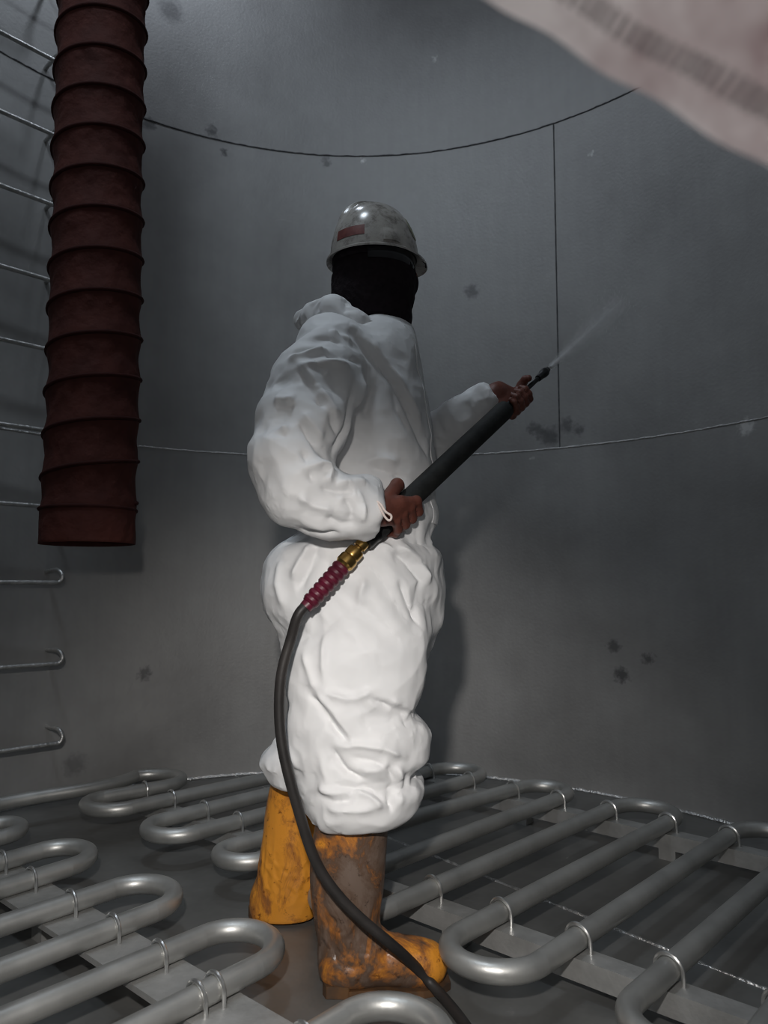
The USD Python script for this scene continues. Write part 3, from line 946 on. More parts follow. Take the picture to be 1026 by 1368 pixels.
G_, R_w = -.013, .010
L = []
for pts, w, dep in (
        # near sleeve and shoulder
        (((395, 489), (423, 527), (454, 583)), .007, -.016), (((397, 481), (428, 520), (452, 566)), .011, .009), (((398, 561), (429, 600), (443, 616)), .008, -.012), (((404, 552), (432, 586)), .010, .008),
        (((478, 505), (471, 555), (454, 595), (448, 612)), .008, -.018), (((500, 514), (488, 550), (471, 577)), .007, -.012), (((489, 500), (480, 545), (466, 585)), .010, .010),
        (((364, 533), (378, 532), (393, 536)), .010, .013), (((366, 541), (392, 543)), .006, -.009), (((354, 563), (370, 570), (386, 572)), .009, .010), (((360, 575), (384, 580)), .006, -.007),
        (((384, 480), (412, 470), (438, 465)), .008, .013), (((385, 472), (410, 465), (436, 460)), .006, -.011), (((441, 441), (456, 446), (472, 454)), .008, .012), (((418, 452), (440, 450), (460, 458)), .006, -.010),
        (((400, 492), (440, 482), (470, 488)), .007, .009), (((430, 476), (462, 474), (490, 486)), .006, -.009), (((404, 600), (415, 622), (418, 645)), .008, -.008),
        (((408, 626), (428, 619), (444, 622)), .010, .013), (((444, 622), (441, 636), (436, 646)), .008, .010), (((450, 647), (472, 641), (495, 641)), .009, .010), (((428, 652), (450, 656), (474, 654)), .007, -.010),
        (((398, 662), (420, 676), (446, 682)), .009, .008), (((434, 690), (456, 702), (478, 700)), .008, -.008), (((462, 664), (470, 680), (468, 698)), .007, -.007), (((480, 652), (487, 672), (484, 700)), .006, .006),
        # chest and front
        (((474, 446), (500, 479), (533, 520), (560, 575), (577, 614)), .008, -.013), (((486, 446), (512, 478), (545, 525), (570, 580)), .012, .008), (((525, 516), (533, 550), (553, 580)), .008, -.007),
        (((478, 620), (505, 612), (535, 618)), .010, .007), (((462, 628), (500, 626), (545, 640)), .008, -.007),
        # waist and hips
        (((398, 712), (420, 719), (455, 716)), .010, -.016), (((417, 726), (402, 748), (389, 775)), .009, .012), (((424, 730), (412, 760), (396, 790)), .007, -.011), (((372, 748), (368, 780), (378, 812)), .010, .008),
        (((487, 772), (481, 798), (475, 825)), .009, .009), (((518, 732), (545, 750), (566, 775), (553, 838)), .008, -.014), (((530, 728), (560, 748), (577, 780)), .011, .010), (((534, 772), (548, 812), (566, 838)), .007, -.010),
        (((476, 722), (508, 726), (536, 742)), .009, .009), (((440, 742), (432, 770), (430, 800)), .008, -.007), (((430, 806), (432, 860), (431, 912)), .007, .007),
        # trouser leg
        (((404, 868), (412, 900), (420, 922)), .008, .009), (((411, 926), (440, 962), (467, 996)), .006, -.013), (((420, 920), (448, 955), (472, 988)), .010, .008), (((431, 924), (460, 934), (478, 932), (498, 922)), .007, .011),
        (((496, 933), (526, 949), (547, 956)), .006, -.013), (((520, 934), (540, 942), (556, 950)), .009, .010), (((443, 999), (452, 1018), (464, 1032), (490, 1044)), .006, -.015), (((446, 997), (480, 995), (511, 999), (548, 1014)), .010, .013),
        (((470, 1012), (500, 1018), (524, 1030)), .006, -.008), (((480, 1030), (505, 1028), (522, 1022)), .009, .009), (((425, 1000), (432, 1030), (440, 1050)), .008, .007), (((520, 1024), (527, 1046), (521, 1064), (524, 1088)), .005, -.016), (((530, 1022), (538, 1046), (536, 1078)), .009, .012),
        (((478, 1050), (497, 1056), (517, 1070)), .006, -.010), (((474, 1056), (494, 1064), (512, 1080)), .007, .009), (((424, 1052), (445, 1060), (470, 1058)), .007, .009), (((420, 1066), (446, 1072), (474, 1068)), .006, -.009), (((434, 1080), (470, 1084), (500, 1082)), .007, .006),
        (((372, 992), (385, 1006), (396, 1028)), .008, .008), (((366, 1020), (386, 1032), (404, 1036)), .006, -.008)):
    L.append((line(*pts), w, dep * (1.4 if pts[0][1] < 860 else 1.1)))
V = folds(V, Fc, L)
V = taubin(V, Fc, 1)
cov = obj('coverall', trimesh.Trimesh(V, Fc, process=False), M['tyvek'], man, smooth=True, label='crumpled white disposable coverall')

# zip flap down the front, following the cloth
from scipy.spatial import cKDTree
KT, NV = cKDTree(V), vnormals(V, Fc)
fx = spline([at(p, q, 1.665) for p, q in ((533, 447), (549, 500), (562, 560), (572, 620), (575, 660), (576, 700))], 90)
G = []
for i, c in enumerate(fx):
    k = KT.query(c, 24)[1]; n_ = NV[k].mean(0); n_ /= np.linalg.norm(n_)
    tdir = fx[min(i + 1, 89)] - fx[max(i - 1, 0)]
    x = np.cross(tdir, n_); x /= np.linalg.norm(x)
    c = V[k].mean(0)
    row = []
    for w in np.linspace(-.030, .030, 7):
        kk = KT.query(c + x * w, 12)[1]; nn = NV[kk].mean(0); nn /= np.linalg.norm(nn)
        row.append(V[kk].mean(0) + nn * (.0035 - .0015 * (abs(w) > .027)))
    G.append(row)
G = np.array(G)
from scipy.ndimage import gaussian_filter1d
G = gaussian_filter1d(G, 1.2, axis=0)
gn = np.cross(np.gradient(G, axis=0), np.gradient(G, axis=1)); gn /= np.linalg.norm(gn, axis=-1, keepdims=True)
sgn_ = np.sign((gn[45, 3] @ np.array([.9, -.4, 0])))
obj('zip_flap', sheet(G, G - gn * sgn_ * .004) if sgn_ > 0 else sheet(G[:, ::-1], (G - gn * sgn_ * .004)[:, ::-1]), M['tyvek'], cov, smooth=50)

# hood folded back round the neck
hoodpts = [SH(408, 428, 1.70, .022), SH(422, 424, 1.655, .030), SH(446, 417, 1.615, .034), SH(475, 432, 1.598, .026), (at(505, 443, 1.61), .020), (at(530, 446, 1.64), .017), (at(543, 449, 1.69), .016), (at(538, 446, 1.77), .018),
           (at(505, 440, 1.81), .022), (at(460, 425, 1.81), .028), (at(428, 420, 1.77), .030), SH(408, 428, 1.70, .022)]


def hood_sd(P):
    d = chain_sd(P, hoodpts, .015)
    d = smin(d, cone_sd(P, at(440, 412, 1.63), at(448, 405, 1.64), .020, .013), .016)
    d = smin(d, cone_sd(P, at(416, 436, 1.66), at(440, 442, 1.60), .018, .018), .02)
    d = smin(d, chain_sd(P, [(at(447, 408, 1.645), .010), (at(480, 428, 1.60), .010), (at(512, 441, 1.615), .009)], .01), .012)
    return d


Vh, Fh = nets(hood_sd, (-.27, 1.52, 1.36), (.12, 1.90, 1.56), .0110)
Vh = crumple(taubin(Vh, Fh, 2), Fh, np.full(len(Vh), .07), iters=160, seed=9, tether=.02, bend=1., amp=.006, limit=.014)
Vh, Fh = subdivide(Vh, Fh)
Vh, Fh = subdivide(Vh, Fh)
hl = [at(418, 433, 1.625), at(436, 436, 1.59), at(455, 428, 1.585)]
Vh = folds(Vh, Fh, [(hl, .006, -.010)])
obj('hood', trimesh.Trimesh(Vh, Fh, process=False), M['tyvek'], man, smooth=True, label='hood of the coverall folded back round the neck')

# elastic at the sleeve ends
def ring(c, d, r, t, n=36, squash=1.0, seed=0):
    x, y, _ = frame_of(np.asarray(d, float))
    a = np.linspace(0, 2 * np.pi, n)
    k = 1 + .07 * np.sin(a * 7 + seed)
    return tube(c + (np.cos(a) * r * k)[:, None] * x + (np.sin(a) * r * squash * k)[:, None] * y, t, 8)


obj('cuff', ring(at(500, 681, 1.468), rarm[-1][0] - rarm[-2][0], .050, .0065), M['tyvek'], cov, smooth=True)
obj('cuff', ring(at(657, 528, 1.757), larm[-1][0] - larm[-2][0], .033, .0050, seed=1), M['tyvek'], cov, smooth=True)

# --- spray lance geometry (needed for the hands)
LA, LBp = at(494, 717, 1.500), at(676, 546, 1.712)
ld = (LBp - LA) / np.linalg.norm(LBp - LA)
TIP = LA + ld * (np.linalg.norm(LBp - LA) + .178)
GR = .0235


def along(px, lo=0., hi=.8):
    """point of the lance that stands under picture column px"""
    for _ in range(50):
        m_ = (lo + hi) / 2; q = LA + ld * m_ - EYE
        x = 513 + F * (q @ _rt) / (q @ _fw)
        lo, hi = (m_, hi) if x < px else (lo, m_)
    return LA + ld * lo, lo


# --- body: one skin surface from head to feet (most of it inside the clothing)
def grip_hand(G, wrist, palm_dir, r, flip, fore, thumb_along=.035, spread=.0205, s0=.030, R=.0085, dth=0.):
    """fingers closed round the lance at G. palm_dir: unit vector from the lance's axis to the back of the hand.
    flip: +1 / -1 sense in which the fingers run round the axis. fore: forearm point behind the wrist."""
    e1 = palm_dir - ld * (palm_dir @ ld); e1 /= np.linalg.norm(e1)
    e2 = np.cross(ld, e1) * flip
    def P(th, rad, s):
        return G + ld * s + rad * (math.cos(th) * e1 + math.sin(th) * e2)
    parts = []
    lens = [1.0, 1.04, 1.0, .90]
    mcps = []
    for k in range(4):
        s = s0 - k * spread
        q = lens[k]
        rf = R * (.98, 1.02, .97, .86)[k]
        mc = P(.62 + dth, r + .0165, s * 1.02)
        mcps.append(mc)
        pts = [(mc, rf * 1.14), (P(dth * .9 + 1.45 * q, r + .0120, s), rf * 1.03), (P(dth * .9 + 2.15 * q, r + .0085, s * .98), rf), (P(dth * .9 + 2.95 * q, r + .0075, s * .97), rf * .95), (P(dth * .9 + 3.65 * q, r + .0065, s * .96), rf * .86)]
        parts.append(pts)
    pal = []
    wr = np.asarray(wrist)
    for k in range(4):
        a = wr + ld * (.016 - k * .011)
        pal.append([(a, .0170), ((a + mcps[k]) / 2 + e1 * .0035, .0150), (mcps[k], .0105)])
    th0 = wr + ld * .020 - e2 * .004
    th = [(th0, .0165), (P(-.55, r + .019, s0 + .008), .0145), (P(-1.15, r + .0125, s0 + .8 * thumb_along), .0108), (P(-1.75, r + .0095, s0 + thumb_along), .0098), (P(-2.35, r + .008, s0 + thumb_along * 1.02), .0086)]
    arm = [(wr, .0245), (wr * .4 + np.asarray(fore) * .6, .030), (np.asarray(fore), .034)]

    def sd(Pt):
        d = chain_sd(Pt, arm, .01)
        pd = None
        for c in pal:
            e = chain_sd(Pt, c, .008); pd = e if pd is None else smin(pd, e, .008)
        d = smin(d, pd, .014)
        d = smin(d, chain_sd(Pt, th, .006), .007)
        fd = None
        for c in parts:
            e = chain_sd(Pt, c, .004); fd = e if fd is None else np.minimum(fd, e)
        d = smin(d, fd, .0045)
        # knuckles
        for c in parts:
            d = smin(d, np.linalg.norm(Pt - c[0][0] - e1 * .004, axis=-1) - .0082, .006)
        ax = np.linalg.norm(np.cross(Pt - G, ld), axis=-1)
        return np.maximum(d, r - ax + .0004)
    allp = np.array([p for c in parts for p, _ in c] + [p for p, _ in th] + [wr, np.asarray(fore)])
    Vm, Fm = tets(sd, allp.min(0) - .045, allp.max(0) + .045, .0030)
    Vm = taubin(Vm, Fm, 3)
    return max(trimesh.Trimesh(Vm, Fm, process=False).split(only_watertight=False), key=lambda c: len(c.faces)), P


GRr, _ = along(533)
n1 = np.array([0, -1., 0])
wr_r = at(505, 684, 1.462)
pdir = np.array([-.45, -.86, .35])
hand_r, _ = grip_hand(GRr, wr_r, pdir, GR, 1, at(470, 675, 1.455), thumb_along=.030, spread=.0228, s0=.022, R=.0104, dth=.42)
BAR_R = .0105
GLl, _ = along(690)
wr_l = at(662, 525, 1.758)
hand_l, _ = grip_hand(GLl, wr_l, np.array([-.15, .55, -.40]), BAR_R, -1, at(630, 545, 1.785), thumb_along=.040, spread=.0185, s0=.026, R=.0088)

head = rows_px([(300, 470, 538, .055), (315, 456, 549, .068), (335, 451, 551, .068), (360, 451, 547, .067), (385, 451, 545, .062), (405, 456, 546, .058), (422, 478, 543, .048), (434, 500, 538, .036)], 1.70)


def body_sd(P):
    d = loft_sd(P, head, 2.1)
    c = lambda px, py, y, r: ell_sd(P, at(px, py, y), r)
    d = smin(d, c(551, 372, 1.73, (.014, .012, .022)), .012)            # nose
    d = smin(d, c(541, 350, 1.73, (.016, .05, .010)), .012)             # brow
    d = smin(d, c(538, 428, 1.72, (.016, .024, .014)), .014)            # chin
    d = smin(d, c(545, 404, 1.725, (.010, .022, .0075)), .008)           # mouth
    for y in (1.705, 1.755):
        d = np.maximum(d, -c(552, 358, y, (.012, .013, .010)))           # eye hollows
        d = smin(d, c(547, 358, y, (.011, .011, .011)), .003)            # eyes
    d = smin(d, c(495, 368, 1.652, (.014, .008, .022)), .003)            # ears
    d = smin(d, c(495, 368, 1.748, (.014, .008, .022)), .003)
    d = smin(d, chain_sd(P, [(at(485, 400, 1.70), .055), (at(480, 450, 1.70), .056)], .02), .03)
    d = smin(d, chain_sd(P, [(at(480, 480, 1.60), .06), (at(480, 480, 1.82), .06)], .02), .04)
    t = [(z, x, y, a - .035, b - .035) for z, x, y, a, b in torso[3:15]]
    d = smin(d, loft_sd(P, t, 2.2), .03)
    for leg, yy, foot in ((nleg, 1.585, (470, 1240)), (fleg, 1.872, (386, 1170))):
        c0 = at(478 if yy < 1.7 else 440, 850, yy)
        kz = at(480 if yy < 1.7 else 415, 1000, yy)
        an = at(*foot, yy)
        d = smin(d, chain_sd(P, [(c0, .08), (kz, .055), ((kz + an) / 2, .048), (an, .034)], .02), .03)
    d = smin(d, chain_sd(P, [(p, max(r - .030, .028)) for p, r in rarm[:-1]], .015), .02)
    d = smin(d, chain_sd(P, [(p, max(r - .030, .024)) for p, r in larm[:-1]], .015), .02)
    return d


Vb, Fb = tets(body_sd, (-.33, 1.35, .02), (.36, 2.0, 1.76), .0085)
Vb = taubin(Vb, Fb, 2)
bm = m3.Manifold.batch_boolean([tm(trimesh.Trimesh(Vb, Fb, process=False)), tm(hand_r), tm(hand_l)], m3.OpType.Add)
obj('body', bm, M['skin'], man, smooth=60, label='bare brown hands')

# cream loop of elastic at the near wrist
lp = [at(500, 670, 1.405), at(508, 679, 1.401), at(514, 690, 1.400), at(521, 695, 1.400), at(523, 690, 1.400), at(517, 685, 1.398), at(511, 677, 1.399), at(503, 670, 1.403)]
obj('elastic_loop', tube(spline(lp, 40), .0023, 8), M['loop'], cov, smooth=True, label='cream elastic loop hanging from the cuff')

# --- balaclava and goggles
bal = rows_px([(290, 476, 530, .05), (315, 454, 550, .074), (340, 446, 555, .082), (360, 445, 554, .083), (380, 443, 555, .082), (395, 443, 554, .081), (410, 447, 551, .078), (425, 458, 547, .07), (436, 478, 543, .06), (448, 486, 536, .055)], 1.70)


def bal_sd(P):
    d = loft_sd(P, bal, 2.1)
    d = smin(d, ell_sd(P, at(550, 378, 1.735), (.016, .014, .026)), .02)
    d = smin(d, ell_sd(P, at(534, 430, 1.715), (.024, .032, .018)), .02)
    for y in (1.70, 1.765):
        d = smin(d, ell_sd(P, at(545, 356, y), (.010, .016, .012)), .01)
    return np.maximum(d, P[..., 2] - 1.655)


Vk, Fk = nets(bal_sd, (-.16, 1.58, 1.38), (.12, 1.84, 1.69), .006)
Vk = crumple(taubin(Vk, Fk, 2), Fk, np.full(len(Vk), .035), iters=90, seed=2, tether=.03, bend=.6, amp=.003, limit=.008)
obj('balaclava', trimesh.Trimesh(Vk, Fk, process=False), M['knit'], man, smooth=True, label='black knitted balaclava covering the whole face and neck')
gz = at(500, 353, 1.70)[2]
hc = np.array([(at(446, 355, 1.70)[0] + at(554, 355, 1.70)[0]) / 2, 1.70])
ga, gb = .101, .090
a = np.radians(np.linspace(-98, 105, 56))                 # bearing from the facing direction (+x turned away)
zz = np.linspace(-.021, .017, 7)
Vg, Fg = [], []
for rr_ in (1.0, .955):
    for z in zz:
        w = 1 - .03 * (z / .02) ** 2
        Vg.append(np.c_[hc[0] + ga * rr_ * w * np.cos(a), hc[1] + gb * rr_ * w * np.sin(a), np.full(len(a), gz + z)])
Vg = np.vstack(Vg); na_ = len(a)
for l_ in range(2):
    for i in range(len(zz) - 1):
        for j in range(na_ - 1):
            p = l_ * len(zz) * na_ + i * na_ + j
            q = [[p, p + 1, p + 1 + na_], [p, p + 1 + na_, p + na_]]
            Fg += q if l_ == 0 else [x[::-1] for x in q]
o = len(zz) * na_
for j in range(na_ - 1):
    t_ = (len(zz) - 1) * na_ + j
    Fg += [[j, j + o, j + 1 + o], [j, j + 1 + o, j + 1], [t_, t_ + 1, t_ + 1 + o], [t_, t_ + 1 + o, t_ + o]]
for i in range(len(zz) - 1):
    p, q = i * na_, i * na_ + na_ - 1
    Fg += [[p, p + na_, p + na_ + o], [p, p + na_ + o, p + o], [q, q + o, q + na_ + o], [q, q + na_ + o, q + na_]]
gog = holder('goggles', 'dark wrap-round safety goggles over the balaclava', parent=man)
obj('lens', trimesh.Trimesh(Vg, np.array(Fg), process=False), M['lens'], gog, smooth=40)
aa = np.radians(np.linspace(103, 262, 40))
st = np.c_[hc[0] + (ga - .003) * np.cos(aa), hc[1] + (gb - .001) * np.sin(aa), np.full(40, gz)]
for dz in (0,):
    s_ = tube(st, .005, 8); s_.vertices[:, 2] = gz + (s_.vertices[:, 2] - gz) * 2.0
    obj('strap', s_, M['knit'], gog, smooth=True)

# --- boots
def boot(shaft, foot, matn, lab, heel, toe, seed, creases=(), yc=1.58, excess=.035):
    rows = rows_px(shaft, yc)

    def sd(P):
        d = loft_sd(P, rows, 2.1)
        d = smin(d, chain_sd(P, foot, .02), .030)
        return np.maximum(d, .006 - P[..., 2])
    fp = np.array([p for p, _ in foot])
    lo = np.minimum(fp.min(0) - .08, [min(r[1] - r[3] for r in rows) - .02, yc - .11, 0]); hi = np.maximum(fp.max(0) + .08, [max(r[1] + r[3] for r in rows) + .02, yc + .11, max(r[0] for r in rows) + .02])
    lo[2] = -.01
    Vt, Ft = nets(sd, lo, hi, .0110)
    Vt = taubin(Vt, Ft, 2)
    ex = excess * np.exp(-((Vt[:, 2] - .12) / .06) ** 2)
    Vt = crumple(Vt, Ft, ex, iters=140, seed=seed, tether=.03, bend=1., amp=.0015, limit=.012)
    Vt, Ft = subdivide(Vt, Ft)
    Vt, Ft = subdivide(Vt, Ft)
    if creases:
        Vt = folds(Vt, Ft, creases)
    Vt[:, 2] = np.maximum(Vt[:, 2], .004)
    p = obj('boot', trimesh.Trimesh(Vt, Ft, process=False), M[matn], man, smooth=True, label=lab)
    # sole: outline of the foot, a step wider, with heel block
    d = (toe - heel); Ln = np.linalg.norm(d); d = d / Ln; n_ = np.array([-d[1], d[0], 0])
    prof = [(0, .020), (.006, .034), (.05, .038), (.11, .034), (.17, .043), (.22, .045), (.26, .036), (.282, .018)]
    k = Ln / .282
    pol = sg.Polygon([tuple((heel + d * s * k + n_ * w)[:2]) for s, w in prof] + [tuple((heel + d * s * k - n_ * w)[:2]) for s, w in reversed(prof)]).buffer(.004)
    sl = trimesh.creation.extrude_polygon(pol, .014, engine='earcut'); sl.apply_translation((0, 0, 0.0005))
    hl_ = sg.Polygon([tuple((heel + d * s * k + n_ * w)[:2]) for s, w in prof[:3]] + [tuple((heel + d * s * k - n_ * w)[:2]) for s, w in reversed(prof[:3])]).buffer(.005)
    hb = trimesh.creation.extrude_polygon(hl_, .024, engine='earcut'); hb.apply_translation((0, 0, .0006))
    obj('sole', join(sl, hb), M['sole'], p, smooth=30)
    return p


hN, tN = np.array([-.118, 1.572, 0]), np.array([.135, 1.590, 0])
yN = 1.585
foot_n = [(np.array([-.078, 1.575, .048]), .044), (np.array([-.03, 1.578, .062]), .047), (np.array([.030, 1.582, .052]), .044), (np.array([.075, 1.586, .044]), .043), (np.array([.094, 1.588, .042]), .042)]
shaft_n = [(1085, 424, 516, .068), (1100, 421, 518, .068), (1130, 416, 517, .066), (1160, 414, 515, .064), (1190, 415, 512, .060), (1215, 418, 508, .057), (1240, 422, 506, .054), (1260, 425, 512, .050), (1280, 427, 508, .046), (1300, 428, 500, .044)]
cn = [([at(422, 1150, 1.53), at(430, 1215, 1.53), at(440, 1262, 1.535), at(452, 1287, 1.535)], .006, -.008), ([at(450, 1286, 1.535), at(470, 1291, 1.53), at(486, 1291, 1.53)], .006, -.007),
      ([at(448, 1265, 1.53), at(440, 1240, 1.53), at(448, 1225, 1.53)], .009, -.005), ([at(430, 1240, 1.53), at(445, 1280, 1.53)], .010, .006), ([at(455, 1300, 1.53), at(480, 1308, 1.53)], .010, .005)]
boot(shaft_n, foot_n, 'boot_dirty', 'orange rubber boot mostly covered in brown grime, the near one', hN, tN, 21, cn, yN)
hF = np.array([-.312, 1.866, 0]); dF = np.array([.72, .69, 0]); dF /= np.linalg.norm(dF); tF = hF + dF * .262
foot_f = [(hF + dF * .042 + [0, 0, .048], .044), (hF + dF * .09 + [0, 0, .060], .047), (hF + dF * .15 + [0, 0, .050], .043), (hF + dF * .20 + [0, 0, .043], .042), (hF + dF * .22 + [0, 0, .041], .040)]
shaft_f = [(1030, 366, 446, .068), (1050, 361, 444, .068), (1080, 355, 440, .066), (1110, 352, 436, .064), (1140, 348, 433, .062), (1170, 344, 430, .060), (1195, 340, 428, .056), (1215, 336, 424, .050), (1228, 336, 416, .044)]
boot(shaft_f, foot_f, 'boot_clean', 'bright orange rubber boot with few stains, the far one', hF, tF, 22, [([at(372, 1180, 1.80), at(384, 1150, 1.80), at(392, 1120, 1.80)], .014, .004)], 1.875)

# --- hard hat
hat = holder('hard_hat', 'scuffed off-white hard hat with a dark red label, on the head of the sprayer', 'hard hat')
fa = math.radians(22)                                     # the way it faces: right and a little away
fxd, fyd = np.array([math.cos(fa), math.sin(fa), 0]), np.array([-math.sin(fa), math.cos(fa), 0])
til = math.radians(-2.0)
hz = at(500, 350, 1.70)[2] + .004
hcen = np.array([(at(440, 350, 1.7)[0] + at(561, 350, 1.7)[0]) / 2, 1.702, hz])
SA, SB, SHt = .109, .099, .131


def hatp(x, y, z):
    """hat coordinates (x forward, y left, z up) -> space"""
    x, y, z = np.broadcast_arrays(np.asarray(x, float), y, z)
    xx, zz_ = x * math.cos(til) - z * math.sin(til) * -1, z * math.cos(til) - x * math.sin(til)
    return hcen + xx[..., None] * fxd + y[..., None] * fyd + zz_[..., None] * np.array([0, 0, 1.])


def dome(u, v, off=0.):
    """u bearing, v 0 rim .. 1 crown"""
    e = v * np.pi / 2
    x, y, z = (SA + off) * np.cos(e) ** .80 * np.cos(u), (SB + off) * np.cos(e) ** .80 * np.sin(u), (SHt + off) * np.sin(e) ** .98
    # three ridges along the crown
    back = np.clip((.085 - x) / .03, 0, 1) * np.clip((x + .112) / .03, 0, 1)
    lift = np.clip((z - .05) / .04, 0, 1) * back
    r = .0145 * np.clip(1.35 - np.abs(y / .0135) ** 2, 0, 1) + .0055 * np.exp(-((np.abs(y) - .034) / .007) ** 2)
    z = z + lift * r
    # flat accessory slots at the sides
    s = np.exp(-(x / .018) ** 4) * np.exp(-((z - .016) / .016) ** 4)
    y = y * (1 + .05 * s)
    return x, y, z


nu, nv = 120, 44
u = np.linspace(0, 2 * np.pi, nu, endpoint=False); v = np.linspace(0, 1, nv) ** .85
def dome_shell(off):
    Uu, Vv_ = np.meshgrid(u, v[:-1], indexing='xy')
    P = hatp(*dome(Uu, Vv_, off)).reshape(-1, 3)
    return np.vstack([P, hatp(*dome(np.array(0.), np.array(1.), off)).reshape(1, 3)])
Po, Pi = dome_shell(0), dome_shell(-.003)
ff = []
for i in range(nv - 2):
    for j in range(nu):
        a_, b_ = i * nu + j, i * nu + (j + 1) % nu
        ff += [[a_, b_, b_ + nu], [a_, b_ + nu, a_ + nu]]
for j in range(nu):
    ff.append([(nv - 2) * nu + j, (nv - 2) * nu + (j + 1) % nu, (nv - 1) * nu])
ff = np.array(ff); no = len(Po)
j = np.arange(nu); j2 = (j + 1) % nu
rim = np.vstack([np.c_[j, j + no, j2 + no], np.c_[j, j2 + no, j2]])
obj('shell', trimesh.Trimesh(np.vstack([Po, Pi]), np.vstack([ff, ff[:, ::-1] + no, rim]), process=False), M['helmet'], hat, smooth=40)
# brim with a short peak in front
cu = np.cos(u)
wid = .010 + .016 * np.clip(cu, 0, 1) ** 3
inn = np.stack([(SA - .003) * np.cos(u), (SB - .003) * np.sin(u)], 1); outr = np.stack([(SA + wid) * np.cos(u), (SB + .010) * np.sin(u)], 1)
drop = .006 + .005 * np.clip(cu, 0, 1) ** 2
Vr = np.vstack([hatp(inn[:, 0], inn[:, 1], .004), hatp(outr[:, 0], outr[:, 1], .001 - drop), hatp(outr[:, 0] * .998, outr[:, 1] * .998, -.0035 - drop), hatp(inn[:, 0] * .99, inn[:, 1] * .99, -.002)])
Fr = []
for i in range(4):
    A_, B_ = i * nu, ((i + 1) % 4) * nu
    Fr += [np.c_[A_ + j, B_ + j, B_ + j2], np.c_[A_ + j, B_ + j2, A_ + j2]]
obj('brim', trimesh.Trimesh(Vr, np.vstack(Fr), process=False), M['helmet'], hat, smooth=40)
# side slot cover and labels that lie on the shell
def patch(u0, u1, v0, v1, off, name, mtl, lab=None, n=14):
    Uu, Vv_ = np.meshgrid(np.linspace(u0, u1, n), np.linspace(v0, v1, 6), indexing='xy')
    a_, b_ = hatp(*dome(Uu, Vv_, off)).reshape(-1, 3), hatp(*dome(Uu, Vv_, 0.0002)).reshape(-1, 3)
    q = []
    for i in range(5):
        for k in range(n - 1):
            p = i * n + k
            q += [[p, p + 1, p + 1 + n], [p, p + 1 + n, p + n]]
    q = np.array(q); o_ = len(a_)
    m_ = trimesh.Trimesh(a_, q, process=False)
    ed_ = m_.edges[trimesh.grouping.group_rows(m_.edges_sorted, require_count=1)]
    sk = np.vstack([np.c_[ed_[:, 1], ed_[:, 0], ed_[:, 0] + o_], np.c_[ed_[:, 1], ed_[:, 0] + o_, ed_[:, 1] + o_]])
    obj(name, trimesh.Trimesh(np.vstack([a_, b_]), np.vstack([q, q[:, ::-1] + o_, sk]), process=False), M[mtl], hat, smooth=30, label=lab)


R_ = math.radians
patch(R_(-165), R_(-122), .105, .225, .0009, 'label', 'label_red', 'dark red printed strip')
patch(R_(-99), R_(-76), .03, .17, .0030, 'slot_cover', 'helmet')
ct = dome(np.array(R_(-42)), np.array(.33))
ring_u, ring_v = [], []
pa = np.linspace(0, 2 * np.pi, 28, endpoint=False)
Uc = np.concatenate([[R_(-38)], R_(-38) + R_(13) * np.cos(pa)]); Vc = np.concatenate([[.34], .34 + .16 * np.sin(pa)])
pa_, pb_ = hatp(*dome(Uc, Vc, .0012)), hatp(*dome(Uc, Vc, .0002))
fa_ = np.array([[0, 1 + k, 1 + (k + 1) % 28] for k in range(28)])
sk = np.vstack([[[1 + k, 30 + k, 30 + (k + 1) % 28], [1 + k, 30 + (k + 1) % 28, 1 + (k + 1) % 28]] for k in range(28)])
obj('label', trimesh.Trimesh(np.vstack([pa_, pb_]), np.vstack([fa_, fa_[:, ::-1] + 29, sk]), process=False), M['label_green'], hat, smooth=30, label='round worn sticker near the front')
# chin strap knob at the peak's edge
obj('suspension_clip', join(tube([hatp(.100, -.050, -.004), hatp(.112, -.052, -.012), hatp(.114, -.051, -.024)], .0022, 6)), M['black_metal'], hat, smooth=60)

# --- spray lance
lance = holder('spray_lance', 'long black spray lance held in both hands of the worker', 'spray lance')
Lg = np.linalg.norm(LBp - LA)
P0, t_h = along(505)
gp = [(0, .012), (0, GR * .92), (.006, GR), (.10, GR), (Lg - .006 - .02, GR), (Lg - .014, GR * .9), (Lg - .014, .008)]
obj('foam_grip', lathe(gp, LA + ld * .014, LA + ld * Lg, 28), M['foam'], lance, smooth=40)
obj('barrel', lathe([(0, .004), (0, .0105), (.10, .0100), (.104, .0060), (.180, .0055), (.180, .003)], LA + ld * (Lg - .012), TIP, 18), M['black_metal'], lance, smooth=40)
ts = np.linalg.norm(TIP - LA)
obj('nozzle', lathe([(0, .004), (0, .0085), (.018, .0095), (.022, .0115), (.034, .0115), (.037, .009), (.046, .0070), (.046, .003)], LA + ld * (ts - .035), TIP + ld * .02, 18), M['black_metal'], lance, smooth=40)
obj('end_collar', lathe([(0, .008), (0, .018), (.004, .0205), (.024, .0205), (.030, .0225), (.034, .020), (.034, .008)], LA - ld * .018, LA + ld, 22), M['black_metal'], lance, smooth=40)

